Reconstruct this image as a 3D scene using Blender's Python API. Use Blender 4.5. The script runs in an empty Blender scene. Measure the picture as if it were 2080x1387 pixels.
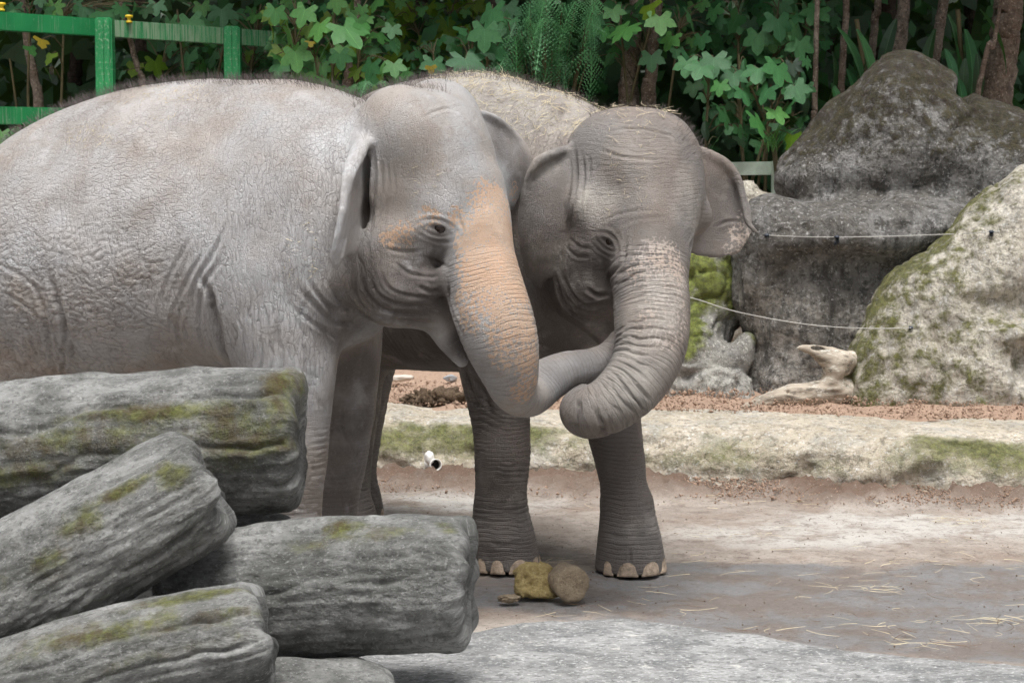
import bpy, bmesh, math, random
import numpy as np
from mathutils import Vector, Matrix
from mathutils.bvhtree import BVHTree

SC = bpy.context.scene
COL = SC.collection
R = math.radians

# ------------------------------------------------------------------ camera
F_PX, W_PX, H_PX = 4300.0, 2080.0, 1387.0
CAM_Z, HORIZON = 1.95, 326.0
PITCH = math.atan((H_PX / 2 - HORIZON) / F_PX)
cd = bpy.data.cameras.new('camera')
cam = bpy.data.objects.new('camera', cd); COL.objects.link(cam)
cd.sensor_width = 36.0
cd.lens = 36.0 * F_PX / W_PX
cd.clip_start, cd.clip_end = 0.1, 500.0
cam.location = (0, 0, CAM_Z)
cam.rotation_euler = (R(90) - PITCH, 0, 0)
cd.dof.use_dof = True
cd.dof.focus_distance = 9.35
cd.dof.aperture_fstop = 11.0
SC.camera = cam

# ------------------------------------------------------------------ light: bright overcast
SUN_EL, SUN_AZ = R(72), R(12)         # azimuth from the camera's back, towards the left
wd = bpy.data.worlds.new('World'); SC.world = wd; wd.use_nodes = True
nt = wd.node_tree; nt.nodes.clear()
sky = nt.nodes.new('ShaderNodeTexSky'); sky.sky_type = 'NISHITA'
sky.sun_disc = False
sky.sun_elevation = SUN_EL
sky.sun_rotation = R(180) + SUN_AZ
sky.air_density = 1.0; sky.dust_density = 6.0; sky.ozone_density = 1.0
hsv = nt.nodes.new('ShaderNodeHueSaturation'); hsv.inputs['Saturation'].default_value = 0.22
bg = nt.nodes.new('ShaderNodeBackground'); bg.inputs['Strength'].default_value = 0.05
wo = nt.nodes.new('ShaderNodeOutputWorld')
nt.links.new(sky.outputs[0], hsv.inputs['Color']); nt.links.new(hsv.outputs[0], bg.inputs['Color'])
nt.links.new(bg.outputs[0], wo.inputs['Surface'])
sd = bpy.data.lights.new('sun', 'SUN'); sd.energy = 1.5; sd.angle = R(30); sd.color = (1.0, 0.98, 0.955)
sun = bpy.data.objects.new('sun', sd); COL.objects.link(sun)
sdir = Vector((math.sin(SUN_AZ) * math.cos(SUN_EL), -math.cos(SUN_AZ) * math.cos(SUN_EL), math.sin(SUN_EL)))
sun.rotation_euler = sdir.to_track_quat('Z', 'Y').to_euler()

SC.view_settings.view_transform = 'Standard'
SC.view_settings.look = 'None'
SC.view_settings.exposure = 1.45
SC.view_settings.gamma = 1.0
SC.view_settings.use_curve_mapping = False
SC.render.engine = 'CYCLES'
SC.cycles.use_denoising = True
SC.cycles.max_bounces = 5
SC.cycles.use_adaptive_sampling = True
SC.cycles.adaptive_threshold = 0.03
SC.cycles.adaptive_min_samples = 24
# ------------------------------------------------------------------ pixel <-> place
CP, SP = math.cos(PITCH), math.sin(PITCH)
def ray(px, py):
    a = (px - W_PX / 2) / F_PX; b = -(py - H_PX / 2) / F_PX
    return np.array((a, CP + b * SP, -SP + b * CP))
def at(px, py, Y):
    d = ray(px, py); return np.array((0, 0, CAM_Z)) + d * (Y / d[1])
def ground_at(px, py, z=0.0):
    d = ray(px, py); return np.array((0, 0, CAM_Z)) + d * ((z - CAM_Z) / d[2])
def mpp(Y): return Y / F_PX            # metres per photo pixel at depth Y

# ------------------------------------------------------------------ objects
def obj(name, me, mat=None, parent=None, smooth=True):
    o = bpy.data.objects.new(name, me); COL.objects.link(o)
    if mat is not None and not me.materials: me.materials.append(mat)
    if parent is not None: o.parent = parent
    if smooth and len(me.polygons): me.polygons.foreach_set('use_smooth', np.ones(len(me.polygons), dtype=bool))
    return o
def empty(name, loc=(0, 0, 0), rz=0.0):
    o = bpy.data.objects.new(name, None); COL.objects.link(o)
    o.location = loc; o.rotation_euler = (0, 0, rz); o.empty_display_size = 0.1
    return o
def tag(o, label=None, cat=None, group=None, kind=None):
    if label: o['label'] = label
    if cat: o['category'] = cat
    if group: o['group'] = group
    if kind: o['kind'] = kind
    return o
def mesh_np(name, v, quads=None, faces=None):
    me = bpy.data.meshes.new(name)
    if quads is not None and len(quads):
        v = np.asarray(v, np.float32); q = np.asarray(quads, np.int32); n = q.shape[1]
        me.vertices.add(len(v)); me.vertices.foreach_set('co', v.ravel())
        me.loops.add(q.size); me.loops.foreach_set('vertex_index', q.ravel())
        me.polygons.add(len(q)); me.polygons.foreach_set('loop_start', np.arange(0, q.size, n, dtype=np.int32))
        me.update(calc_edges=True); me.validate()
    else:
        me.from_pydata([tuple(map(float, p)) for p in v], [], faces); me.update()
    return me
def attr(me, name, arr):
    a = np.asarray(arr, np.float32)
    if a.ndim == 1:
        at_ = me.attributes.new(name, 'FLOAT', 'POINT'); at_.data.foreach_set('value', a)
    else:
        at_ = me.attributes.new(name, 'FLOAT_VECTOR', 'POINT'); at_.data.foreach_set('vector', a.ravel())

# ------------------------------------------------------------------ value noise on arrays
class VN:
    def __init__(s, seed):
        s.t = np.random.RandomState(seed).rand(64, 64, 64).astype(np.float32) * 2 - 1
    def __call__(s, p):
        p = np.asarray(p, np.float32); i = np.floor(p).astype(np.int32); f = p - i; f = f * f * (3 - 2 * f)
        i0 = i & 63; i1 = (i + 1) & 63; t = s.t; r = 0
        for dx in (0, 1):
            wx = f[..., 0] if dx else 1 - f[..., 0]; ix = (i1 if dx else i0)[..., 0]
            for dy in (0, 1):
                wy = wx * (f[..., 1] if dy else 1 - f[..., 1]); iy = (i1 if dy else i0)[..., 1]
                r = r + wy * (1 - f[..., 2]) * t[ix, iy, i0[..., 2]] + wy * f[..., 2] * t[ix, iy, i1[..., 2]]
        return r
def fbm(vn, p, o=4, lac=2.03, g=0.5):
    a, r, p = 1.0, 0, np.asarray(p, np.float32)
    for k in range(o):
        r = r + a * vn(p + 17.3 * k); p = p * lac; a *= g
    return r
def sstep(a, b, x):
    t = np.clip((x - a) / (b - a), 0, 1); return t * t * (3 - 2 * t)

# ------------------------------------------------------------------ curves
def catmull(P, n):
    P = np.asarray(P, float); t = np.linspace(0, len(P) - 1, n); out = np.zeros((n, P.shape[1]))
    Q = np.vstack([2 * P[0] - P[1], P, 2 * P[-1] - P[-2]])
    for j, u in enumerate(t):
        i = min(int(u), len(P) - 2); f = u - i
        a, b, c, d = Q[i], Q[i + 1], Q[i + 2], Q[i + 3]
        out[j] = 0.5 * (2 * b + (c - a) * f + (2 * a - 5 * b + 4 * c - d) * f * f + (3 * b - a - 3 * c + d) * f ** 3)
    return out
def poly_dist(v, P):
    """distance of points v to polyline P, and arc length of the nearest place"""
    best = np.full(len(v), 1e9, np.float32); bs = np.zeros(len(v), np.float32); s0 = 0.0
    for a, b in zip(P[:-1], P[1:]):
        ab = b - a; L = np.linalg.norm(ab) + 1e-9
        t = np.clip(((v - a) @ ab) / L ** 2, 0, 1)
        d = np.linalg.norm(v - a - t[:, None] * ab, axis=1)
        m = d < best; best[m] = d[m]; bs[m] = s0 + t[m] * L; s0 += L
    return best, bs

# ------------------------------------------------------------------ distance field sculpting
class Field:
    def __init__(s, lo, hi, h):
        s.lo = np.asarray(lo, float); s.h = h
        s.n = np.ceil((np.asarray(hi) - s.lo) / h).astype(int) + 1
        s.ax = [(s.lo[i] + h * np.arange(s.n[i])).astype(np.float32) for i in range(3)]
        s.f = np.full(s.n, 0.5, np.float32)
    def sl(s, lo, hi):
        a = np.clip(np.floor((np.asarray(lo) - s.lo) / s.h).astype(int), 0, s.n)
        b = np.clip(np.ceil((np.asarray(hi) - s.lo) / s.h).astype(int) + 1, 0, s.n)
        return tuple(slice(int(i), int(j)) for i, j in zip(a, b))
    def xyz(s, sl):
        return (s.ax[0][sl[0]][:, None, None], s.ax[1][sl[1]][None, :, None], s.ax[2][sl[2]][None, None, :])
    def join(s, sl, d, k):
        f = s.f[sl]
        hh = np.maximum(k - np.abs(f - d), 0) / k
        s.f[sl] = np.minimum(f, d) - hh * hh * k * 0.25
    def cut(s, sl, d, k):
        f = s.f[sl]; d = -d
        hh = np.maximum(k - np.abs(f - d), 0) / k
        s.f[sl] = np.maximum(f, d) + hh * hh * k * 0.25
    def ell(s, c, r, yaw=0.0, pitch=0.0, k=0.06, cut=False, roll=0.0):
        c = np.asarray(c, float); r = np.asarray(r, float); m = r.max() + k * 1.2 + 0.02
        sl = s.sl(c - m, c + m); x, y, z = s.xyz(sl)
        M = (Matrix.Rotation(yaw, 3, 'Z') @ Matrix.Rotation(pitch, 3, 'Y') @ Matrix.Rotation(roll, 3, 'X')).transposed()
        x = x - c[0]; y = y - c[1]; z = z - c[2]
        q = [(M[i][0] * x + M[i][1] * y + M[i][2] * z) / r[i] for i in range(3)]
        e = np.sqrt(q[0] ** 2 + q[1] ** 2 + q[2] ** 2)
        g = np.sqrt((q[0] / r[0]) ** 2 + (q[1] / r[1]) ** 2 + (q[2] / r[2]) ** 2) + 1e-6
        d = (e * (e - 1) / g).astype(np.float32)
        (s.cut if cut else s.join)(sl, d, k)
    def tube(s, pts, n=24, k=0.06, cut=False, flat=None):
        """pts rows: x, y, z, r. flat=(axis vector, ratio): radius along that axis is ratio * r"""
        P = catmull(pts, n) if n else np.asarray(pts, float); m = k * 1.2 + 0.02
        rr = P[:, 3].max() * (max(1, flat[1]) if flat else 1)
        lo = P[:, :3].min(0) - rr - m; hi = P[:, :3].max(0) + rr + m
        sl = s.sl(lo, hi); d = np.full([q.stop - q.start for q in sl], 0.5, np.float32)
        off = [q.start for q in sl]
        for a, b in zip(P[:-1], P[1:]):
            r = max(a[3], b[3]) * (max(1, flat[1]) if flat else 1) + m
            s2 = s.sl(np.minimum(a[:3], b[:3]) - r, np.maximum(a[:3], b[:3]) + r)
            x, y, z = s.xyz(s2)
            ab = b[:3] - a[:3]; L2 = ab @ ab + 1e-12
            x = x - a[0]; y = y - a[1]; z = z - a[2]
            t = np.clip((x * ab[0] + y * ab[1] + z * ab[2]) / L2, 0, 1)
            x = x - t * ab[0]; y = y - t * ab[1]; z = z - t * ab[2]
            dd = x * x + y * y + z * z
            if flat:
                w = x * flat[0][0] + y * flat[0][1] + z * flat[0][2]
                dd = dd - w * w * (1 - 1 / flat[1] ** 2)
            dd = np.sqrt(np.maximum(dd, 0)) - (a[3] + t * (b[3] - a[3]))
            l2 = tuple(slice(q.start - o, q.stop - o) for q, o in zip(s2, off))
            d[l2] = np.minimum(d[l2], dd)
        (s.cut if cut else s.join)(sl, d, k)
    def loft(s, p0, H, st, k=0.08, egg=0.12):
        """st rows: u, z_top, z_bottom, half width, lateral offset; along horizontal heading H from p0"""
        H = np.asarray(H, float); L = np.array((-H[1], H[0])); st = np.asarray(st, float)
        fine = catmull(st, 80); w = st[:, 3].max() + 0.15
        pts = np.array([[p0[0] + H[0] * u + L[0] * e, p0[1] + H[1] * u + L[1] * e] for u in (st[0, 0] - .05, st[-1, 0] + .05) for e in (-w, w)])
        sl = s.sl((*pts.min(0), st[:, 2].min() - .1), (*pts.max(0), st[:, 1].max() + .1)); x, y, z = s.xyz(sl)
        u = (x - p0[0]) * H[0] + (y - p0[1]) * H[1]; l = (x - p0[0]) * L[0] + (y - p0[1]) * L[1]
        zt, zb, hw, lo = (np.interp(u, fine[:, 0], fine[:, i]) for i in (1, 2, 3, 4))
        vr = (zt - zb) / 2; v = (z - (zt + zb) / 2) / vr
        lw = hw * (1 - egg * v)
        e = np.sqrt(((l - lo) / lw) ** 2 + v * v)
        d = (e - 1) * np.minimum(hw, vr)
        out = np.maximum(np.maximum(st[0, 0] - u, u - st[-1, 0]), 0)
        s.join(sl, (d + out).astype(np.float32), k)
    def sheet(s, G, th, k=0.03):
        """G: (m, n, 3) grid of points; th thickness radius (m, n) or number: a thin bent sheet"""
        m, n = G.shape[:2]; v = G.reshape(-1, 3); th = np.broadcast_to(th, (m, n)).ravel()
        q = [(i * n + j, i * n + j + 1, (i + 1) * n + j + 1, (i + 1) * n + j) for i in range(m - 1) for j in range(n - 1)]
        B = BVHTree.FromPolygons([tuple(p) for p in v], q)
        mx = th.max() + k + 0.012; lo = v.min(0) - mx; hi = v.max(0) + mx
        sl = s.sl(lo, hi); shp = [c.stop - c.start for c in sl]; d = np.full(shp, 0.3, np.float32)
        near = np.zeros(shp, bool)                    # only voxels close to the sheet
        fine = []
        for i in range(m - 1):
            for j in range(n - 1):
                for a in (0, .5):
                    for b in (0, .5):
                        fine.append((1 - a) * ((1 - b) * G[i, j] + b * G[i, j + 1]) + a * ((1 - b) * G[i + 1, j] + b * G[i + 1, j + 1]))
        base = np.array([s.ax[c][sl[c]][0] for c in range(3)])
        w = int(math.ceil(mx / s.h)) + 1
        idx = np.unique(np.round((np.array(fine) - base) / s.h).astype(int), axis=0)
        for a, b, c in idx:
            near[max(a - w, 0):a + w + 1, max(b - w, 0):b + w + 1, max(c - w, 0):c + w + 1] = True
        ii = np.argwhere(near); P = base + ii * s.h
        qa = np.array(q)
        for (a, b, c), p in zip(ii, P):
            r = B.find_nearest(p, 0.3)
            if r[0] is not None: d[a, b, c] = r[3] - th[qa[r[2], 0]]
        s.join(sl, d, k)
    def mesh(s, relax=2):
        f = s.f; ins = f < 0; h = s.h; nx, ny, nz = f.shape
        cnt = np.zeros((nx - 1, ny - 1, nz - 1), np.uint8)
        for a in (0, 1):
            for b in (0, 1):
                for c in (0, 1):
                    cnt += ins[a:nx - 1 + a, b:ny - 1 + b, c:nz - 1 + c]
        act = (cnt > 0) & (cnt < 8); ids = np.full(act.shape, -1, np.int32)
        cells = np.argwhere(act); ids[act] = np.arange(len(cells))
        acc = np.zeros((len(cells), 3), np.float64); num = np.zeros(len(cells))
        i, j, kk = cells.T
        for ax in range(3):
            o = [c for c in range(3) if c != ax]
            for a in (0, 1):
                for b in (0, 1):
                    e0 = np.zeros(3, int); e0[o[0]] = a; e0[o[1]] = b; e1 = e0.copy(); e1[ax] = 1
                    v0 = f[i + e0[0], j + e0[1], kk + e0[2]]; v1 = f[i + e1[0], j + e1[1], kk + e1[2]]
                    m = (v0 < 0) != (v1 < 0); t = np.zeros_like(v0); t[m] = v0[m] / (v0[m] - v1[m])
                    p = np.tile(e0.astype(float), (len(cells), 1)); p[:, ax] = t
                    acc[m] += p[m]; num[m] += 1
        V = s.lo + (cells + acc / num[:, None]) * h
        Q = []
        for ax in range(3):
            o = [c for c in range(3) if c != ax]
            A = np.moveaxis(ins, (ax, o[0], o[1]), (0, 1, 2))
            ch = A[:-1, 1:-1, 1:-1] != A[1:, 1:-1, 1:-1]; e = np.argwhere(ch)
            I = np.moveaxis(ids, (ax, o[0], o[1]), (0, 1, 2)); a, b, c = e.T
            q = np.stack([I[a, b, c], I[a, b + 1, c], I[a, b + 1, c + 1], I[a, b, c + 1]], 1)
            flip = A[a, b + 1, c + 1] ^ (ax == 1)
            q[~flip] = q[~flip][:, ::-1]; Q.append(q)
        Q = np.concatenate(Q); Q = Q[(Q >= 0).all(1)]
        for _ in range(relax):
            S = np.zeros_like(V); N = np.zeros(len(V))
            for a in range(4):
                for b in (1, 3):
                    np.add.at(S, Q[:, a], V[Q[:, (a + b) % 4]]); np.add.at(N, Q[:, a], 1)
            V = V + 0.5 * (S / np.maximum(N, 1)[:, None] - V)
        return V, Q
def normals(V, Q):
    fn = np.cross(V[Q[:, 2]] - V[Q[:, 0]], V[Q[:, 3]] - V[Q[:, 1]])
    N = np.zeros_like(V)
    for a in range(Q.shape[1]): np.add.at(N, Q[:, a], fn)
    return N / (np.linalg.norm(N, axis=1)[:, None] + 1e-12)
def biggest(V, Q):
    """keep the largest connected piece"""
    lab = np.arange(len(V))
    for _ in range(400):
        m = lab[Q].min(1); new = lab.copy()
        for a in range(Q.shape[1]): np.minimum.at(new, Q[:, a], m)
        new = new[new]
        if (new == lab).all(): break
        lab = new
    u, c = np.unique(lab, return_counts=True); keep = lab == u[c.argmax()]
    idx = np.cumsum(keep) - 1
    return V[keep], idx[Q[keep[Q].all(1)]]
# ------------------------------------------------------------------ materials
class NT:
    """small helper to wire procedural materials"""
    def __init__(s, name):
        s.m = bpy.data.materials.new(name); s.m.use_nodes = True; s.t = s.m.node_tree; s.N, s.L = s.t.nodes, s.t.links
        s.b = s.N['Principled BSDF']; s.ob = s.nd('ShaderNodeTexCoord').outputs['Object']
        g = s.nd('ShaderNodeNewGeometry'); s.nrm = g.outputs['Normal']; s.pos = g.outputs['Position']
    def nd(s, t, **k):
        n = s.N.new(t)
        for a, b in k.items(): setattr(n, a, b)
        return n
    def put(s, v, sock):
        if isinstance(v, (int, float)): sock.default_value = v
        elif isinstance(v, tuple): sock.default_value = (*v, 1) if len(v) == 3 and len(sock.default_value) == 4 else v
        else: s.L.new(v, sock)
    def scaled(s, v, k):
        n = s.nd('ShaderNodeVectorMath', operation='MULTIPLY'); s.L.new(v, n.inputs[0]); n.inputs[1].default_value = k; return n.outputs[0]
    def noise(s, scale, detail=4, rough=.55, vec=None, dist=0.0):
        n = s.nd('ShaderNodeTexNoise'); n.inputs['Scale'].default_value = scale; n.inputs['Detail'].default_value = detail
        n.inputs['Roughness'].default_value = rough; n.inputs['Distortion'].default_value = dist; s.L.new(vec or s.ob, n.inputs['Vector']); return n.outputs['Fac']
    def ramp(s, v, a, b, lo=0.0, hi=1.0):
        n = s.nd('ShaderNodeMapRange', interpolation_type='SMOOTHSTEP')
        for k, x in zip((1, 2, 3, 4), (a, b, lo, hi)): n.inputs[k].default_value = x
        s.L.new(v, n.inputs[0]); return n.outputs[0]
    def mix(s, f, a, b):
        n = s.nd('ShaderNodeMix', data_type='RGBA'); s.put(f, n.inputs[0]); s.put(a, n.inputs[6]); s.put(b, n.inputs[7]); return n.outputs[2]
    def mt(s, op, a, b=None):
        n = s.nd('ShaderNodeMath', operation=op); s.put(a, n.inputs[0])
        if b is not None: s.put(b, n.inputs[1])
        return n.outputs[0]
    def attr(s, name): return s.nd('ShaderNodeAttribute', attribute_name=name).outputs['Fac']
    def sep(s, v): n = s.nd('ShaderNodeSeparateXYZ'); s.L.new(v, n.inputs[0]); return n.outputs
    def bump(s, h, strength, dist):
        n = s.nd('ShaderNodeBump'); n.inputs['Strength'].default_value = strength; n.inputs['Distance'].default_value = dist
        s.L.new(h, n.inputs['Height']); s.L.new(n.outputs[0], s.b.inputs['Normal'])

def plain(name, col, rough=.6, var=.25, scale=20.0, bump=.0, spec=.5, bscale=None):
    """a material with mottled colour and fine relief"""
    mt = bpy.data.materials.new(name); mt.use_nodes = True; nt = mt.node_tree; N, L = nt.nodes, nt.links; bs = N['Principled BSDF']
    bs.inputs['Roughness'].default_value = rough; bs.inputs['Specular IOR Level'].default_value = spec
    tc = N.new('ShaderNodeTexCoord'); n = N.new('ShaderNodeTexNoise'); n.inputs['Scale'].default_value = scale; n.inputs['Detail'].default_value = 6
    n.inputs['Roughness'].default_value = .65; L.new(tc.outputs['Object'], n.inputs['Vector'])
    r = N.new('ShaderNodeValToRGB'); r.color_ramp.elements[0].position = .3; r.color_ramp.elements[1].position = .7
    r.color_ramp.elements[0].color = (*[x * (1 - var) for x in col], 1); r.color_ramp.elements[1].color = (*[min(1, x * (1 + var)) for x in col], 1)
    L.new(n.outputs['Fac'], r.inputs[0]); L.new(r.outputs[0], bs.inputs['Base Color'])
    if bump:
        n2 = N.new('ShaderNodeTexNoise'); n2.inputs['Scale'].default_value = bscale or scale * 3; n2.inputs['Detail'].default_value = 5; L.new(tc.outputs['Object'], n2.inputs['Vector'])
        b = N.new('ShaderNodeBump'); b.inputs['Strength'].default_value = bump; b.inputs['Distance'].default_value = .01
        L.new(n2.outputs['Fac'], b.inputs['Height']); L.new(b.outputs[0], bs.inputs['Normal'])
    return mt


def rock_material(name, c1, c2, stain, moss=(.10, .115, .022), lo=.45, hi=.62, streak=0.0, stain_amt=.6, grain=55, bump=.6, bdist=.03, aniso=(1, 1, 1), white=.0, mossn=5.0, coord=None, low=None, moss2=None, speck=(.75, .6)):
    t = NT(name); ob = t.scaled(t.nd('ShaderNodeAttribute', attribute_name=coord).outputs['Vector'] if coord else t.ob, aniso)
    c = t.mix(t.ramp(t.noise(3.2, 6, .62), .36, .64), c1, c2)
    if low: c = t.mix(t.ramp(t.mt('ADD', t.sep(t.ob)[2], t.mt('MULTIPLY', t.mt('SUBTRACT', t.noise(2.5, 5, .65), .5), .8)), low[2], low[1]), c, t.mix(t.ramp(t.noise(6, 6, .7), .4, .6), low[0], tuple(x * .55 for x in low[0])))
    c = t.mix(t.mt('MULTIPLY', t.ramp(t.noise(13, 8, .75, ob), .47, .62), .55), c, tuple(x * .5 for x in c1))
    sv = t.scaled(t.ob, (7, 7, 1.1)) if streak else ob
    c = t.mix(t.mt('MULTIPLY', t.ramp(t.noise(1.8 if streak else 4.5, 7, .68, sv), .46, .66), stain_amt), c, stain)
    c = t.mix(t.mt('MULTIPLY', t.ramp(t.noise(grain, 4, .7, ob), .50, .66), speck[0]), c, tuple(x * .38 for x in c1))
    c = t.mix(t.mt('MULTIPLY', t.ramp(t.noise(grain * 1.7, 4, .7, ob), .55, .66), speck[1]), c, tuple(min(.75, x * 1.9) for x in c2))
    if white: c = t.mix(t.mt('MULTIPLY', t.ramp(t.noise(11, 5, .7), .60, .68), white), c, (.62, .60, .56))
    mk = t.mt('ADD', t.attr('moss'), t.mt('MULTIPLY', t.mt('SUBTRACT', t.noise(mossn, 6, .68), .5), 1.25))
    mk = t.ramp(mk, lo, hi)
    mc = t.mix(t.ramp(t.noise(26, 5, .7), .35, .68), tuple(x * .55 for x in moss), tuple(min(1, x * 1.55) for x in moss))
    if moss2: mc = t.mix(t.ramp(t.noise(9, 5, .7), .45, .6), mc, moss2)
    c = t.mix(t.mt('MULTIPLY', mk, .9), c, mc)
    t.put(c, t.b.inputs['Base Color']); t.b.inputs['Roughness'].default_value = .88; t.b.inputs['Specular IOR Level'].default_value = .3
    h = t.mt('ADD', t.noise(grain * .45, 8, .68, ob), t.mt('MULTIPLY', mk, t.mt('MULTIPLY', t.noise(140, 3, .7), .35)))
    t.bump(h, bump, bdist); return t.m
# ------------------------------------------------------------------ the ground
vnG = VN(77)
def settle(o):
    """origin to the middle of the base"""
    me = o.data; n = len(me.vertices); v = np.zeros(n * 3, np.float32); me.vertices.foreach_get('co', v); v = v.reshape(-1, 3)
    c = np.array(((v[:, 0].min() + v[:, 0].max()) / 2, (v[:, 1].min() + v[:, 1].max()) / 2, v[:, 2].min()), np.float32)
    me.vertices.foreach_set('co', (v - c).ravel()); me.update(); o.location = tuple(float(x) for x in c); return o
def grid_mesh(name, P):
    m, n = P.shape[:2]; i = np.arange(m * n).reshape(m, n)
    q = np.stack([i[:-1, :-1], i[1:, :-1], i[1:, 1:], i[:-1, 1:]], -1).reshape(-1, 4)
    return mesh_np(name, P.reshape(-1, 3), quads=q)

t = NT('yard_ground')
big = t.noise(.6, 7, .62, None, .5); mid = t.noise(2.4, 8, .68, None, .6)
wet = t.ramp(t.mt('ADD', t.mt('ADD', t.attr('wet'), t.mt('MULTIPLY', t.mt('SUBTRACT', big, .5), 1.0)), t.mt('MULTIPLY', t.mt('SUBTRACT', mid, .5), .9)), .20, .46)
c = t.mix(t.ramp(mid, .40, .60), (.27, .228, .195), (.36, .315, .275))
c = t.mix(t.mt('MULTIPLY', t.ramp(t.noise(1.7, 8, .72), .5, .62), .75), c, (.235, .180, .145))
c = t.mix(t.mt('MULTIPLY', t.ramp(t.attr('wet'), -.10, -.40), t.ramp(t.noise(2.6, 8, .7), .38, .56)), c, (.47, .45, .42))
wc = t.mix(t.ramp(t.noise(2.1, 8, .7), .46, .57), (.185, .182, .184), (.17, .146, .132))
c = t.mix(wet, c, wc)
c = t.mix(t.attr('soil'), c, t.mix(t.noise(20, 6, .75), (.070, .043, .029), (.17, .11, .077)))
c = t.mix(t.mt('MULTIPLY', t.ramp(t.noise(9, 8, .78), .51, .62), .6), c, (.15, .118, .098))          # trodden mud smears
c = t.mix(t.mt('MULTIPLY', t.ramp(t.noise(48, 6, .8), .54, .64), .75), c, (.09, .065, .05))
c = t.mix(t.mt('MULTIPLY', t.ramp(t.noise(75, 5, .75), .58, .68), .5), c, (.50, .46, .40))
t.put(c, t.b.inputs['Base Color'])
t.put(t.mt('SUBTRACT', .92, t.mt('MULTIPLY', wet, t.ramp(t.noise(3.1, 5, .6), .35, .65, .12, .46))), t.b.inputs['Roughness'])
t.bump(t.mt('ADD', t.noise(34, 9, .75), t.mt('MULTIPLY', t.noise(7, 5, .6), 1.4)), .5, .025)
M_GROUND = t.m

xs_ = np.concatenate([np.linspace(-70, -3.6, 20)[:-1], np.arange(-3.6, 4.6, .03), np.linspace(4.6, 70, 20)[1:]])
ys_ = np.concatenate([np.linspace(-20, 7.0, 8)[:-1], np.arange(7.0, 13.4, .03), np.linspace(13.4, 110, 16)[1:]])
X, Y = np.meshgrid(xs_, ys_, indexing='ij'); G = np.stack([X, Y, np.zeros_like(X)], -1)
kerb_px = np.array([(-200, 935), (740, 966), (1000, 974), (1200, 978), (1420, 985), (1600, 990), (1800, 998), (2080, 1008), (2500, 1020)], float)
kerb = np.array([ground_at(*p) for p in kerb_px])
kerb = np.vstack([[-9, kerb[0, 1] + .3, 0], kerb, [9, kerb[-1, 1] - .5, 0]])
ky = lambda x: np.interp(x, kerb[:, 0], kerb[:, 1])
near = ((X > -3.6) & (X < 4.6) & (Y > 7) & (Y < 13.4)).astype(float)
hz = .012 * fbm(vnG, G * np.array((1.4, 2.0, 1)), 4) + .006 * fbm(vnG, G * 7, 3) + .003 * np.abs(fbm(vnG, G * 15 + 3, 2))
# loose soil swept against the kerb
dk = ky(X) - .10 - Y; soil = sstep(.62, .05, dk + .22 * fbm(vnG, G * np.array((2.2, 3.0, 1)) + 4, 3))
hz = hz - .012 + soil * (.05 + .03 * fbm(vnG, G * 5 + 2, 4) + .055 * np.abs(fbm(vnG, G * 16, 3)))
G[..., 2] = hz * near
wet = np.zeros_like(X)
for (px, py, rx, ry, w) in ((1150, 1195, .75, .5, 1.0), (1700, 1230, 1.1, .75, .9), (2050, 1180, .8, .6, .8), (1380, 1150, .5, .25, .7), (1950, 1300, .9, .4, .8), (980, 1130, .5, .3, .6), (1600, 1150, .5, .2, .6)):
    g = ground_at(px, py); wet = np.maximum(wet, w * np.exp(-(((X - g[0]) / rx) ** 2 + ((Y - g[1]) / ry) ** 2)))
dry = np.zeros_like(X)
for (px, py, rx, ry) in ((1650, 1085, .9, .5), (900, 1020, .8, .4), (1900, 1060, 1.2, .6)):
    g = ground_at(px, py); dry = np.maximum(dry, np.exp(-(((X - g[0]) / rx) ** 2 + ((Y - g[1]) / ry) ** 2)))
me = grid_mesh('ground', G); attr(me, 'wet', (wet - .45 * dry).ravel()); attr(me, 'soil', (np.clip(soil, 0, 1) * near).ravel())
o = obj('ground', me, M_GROUND); tag(o, 'muddy concrete yard with damp grey patches and dry tan dirt', 'ground', kind='structure')

# ------------------------------------------------------------------ low stone kerb and the soil bed behind it
M_KERB = rock_material('pale_kerb_stone', (.45, .395, .305), (.60, .535, .435), (.36, .36, .345), (.15, .16, .05), .28, 1.0, stain_amt=.6, grain=24, bump=.9, bdist=.06, mossn=9.0)
SX = np.arange(-5.2, 6.2, .028)
prof = [(-.16, -.08), (-.135, .04), (-.105, .13), (-.06, .22), (.005, .29), (.09, .335), (.2, .352), (.36, .36), (.55, .365), (.8, .36), (1.0, .33)]
pr = catmull(prof, 46); K = np.zeros((len(SX), len(pr), 3))
for j, (dy, z) in enumerate(pr):
    K[:, j, 0] = SX; K[:, j, 1] = ky(SX) + dy + .06 * fbm(vnG, np.stack([SX * 1.1, SX * 0, SX * 0 + 3], 1), 3); K[:, j, 2] = z
n1 = fbm(vnG, K * np.array((2.4, 3, 4.5)), 4); n2 = np.abs(fbm(vnG, K * np.array((5, 6, 9)) + 7, 4)); pj = np.linspace(0, 1, len(pr))[None, :]
face = 1 - sstep(.42, .60, pj)
K[..., 1] -= face * (.06 * n1 + .03 * n2) ; K[..., 2] += .022 * n1 * (1 - .6 * face) - .012 * n2 * (1 - face)
K[..., 2] -= face * .05 * sstep(.1, .5, vnG(K * np.array((3, 1, 1)) + 9))
me = grid_mesh('kerb', K); mo = (face * sstep(.05, .3, pj) * (.60 + .6 * fbm(vnG, K * np.array((1.6, 1, 3)) + 21, 3))); attr(me, 'moss', mo.ravel())
o = settle(obj('stone_kerb', me, M_KERB)); tag(o, 'long low pale stone kerb with moss at its foot running behind the elephants', 'kerb')

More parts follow.
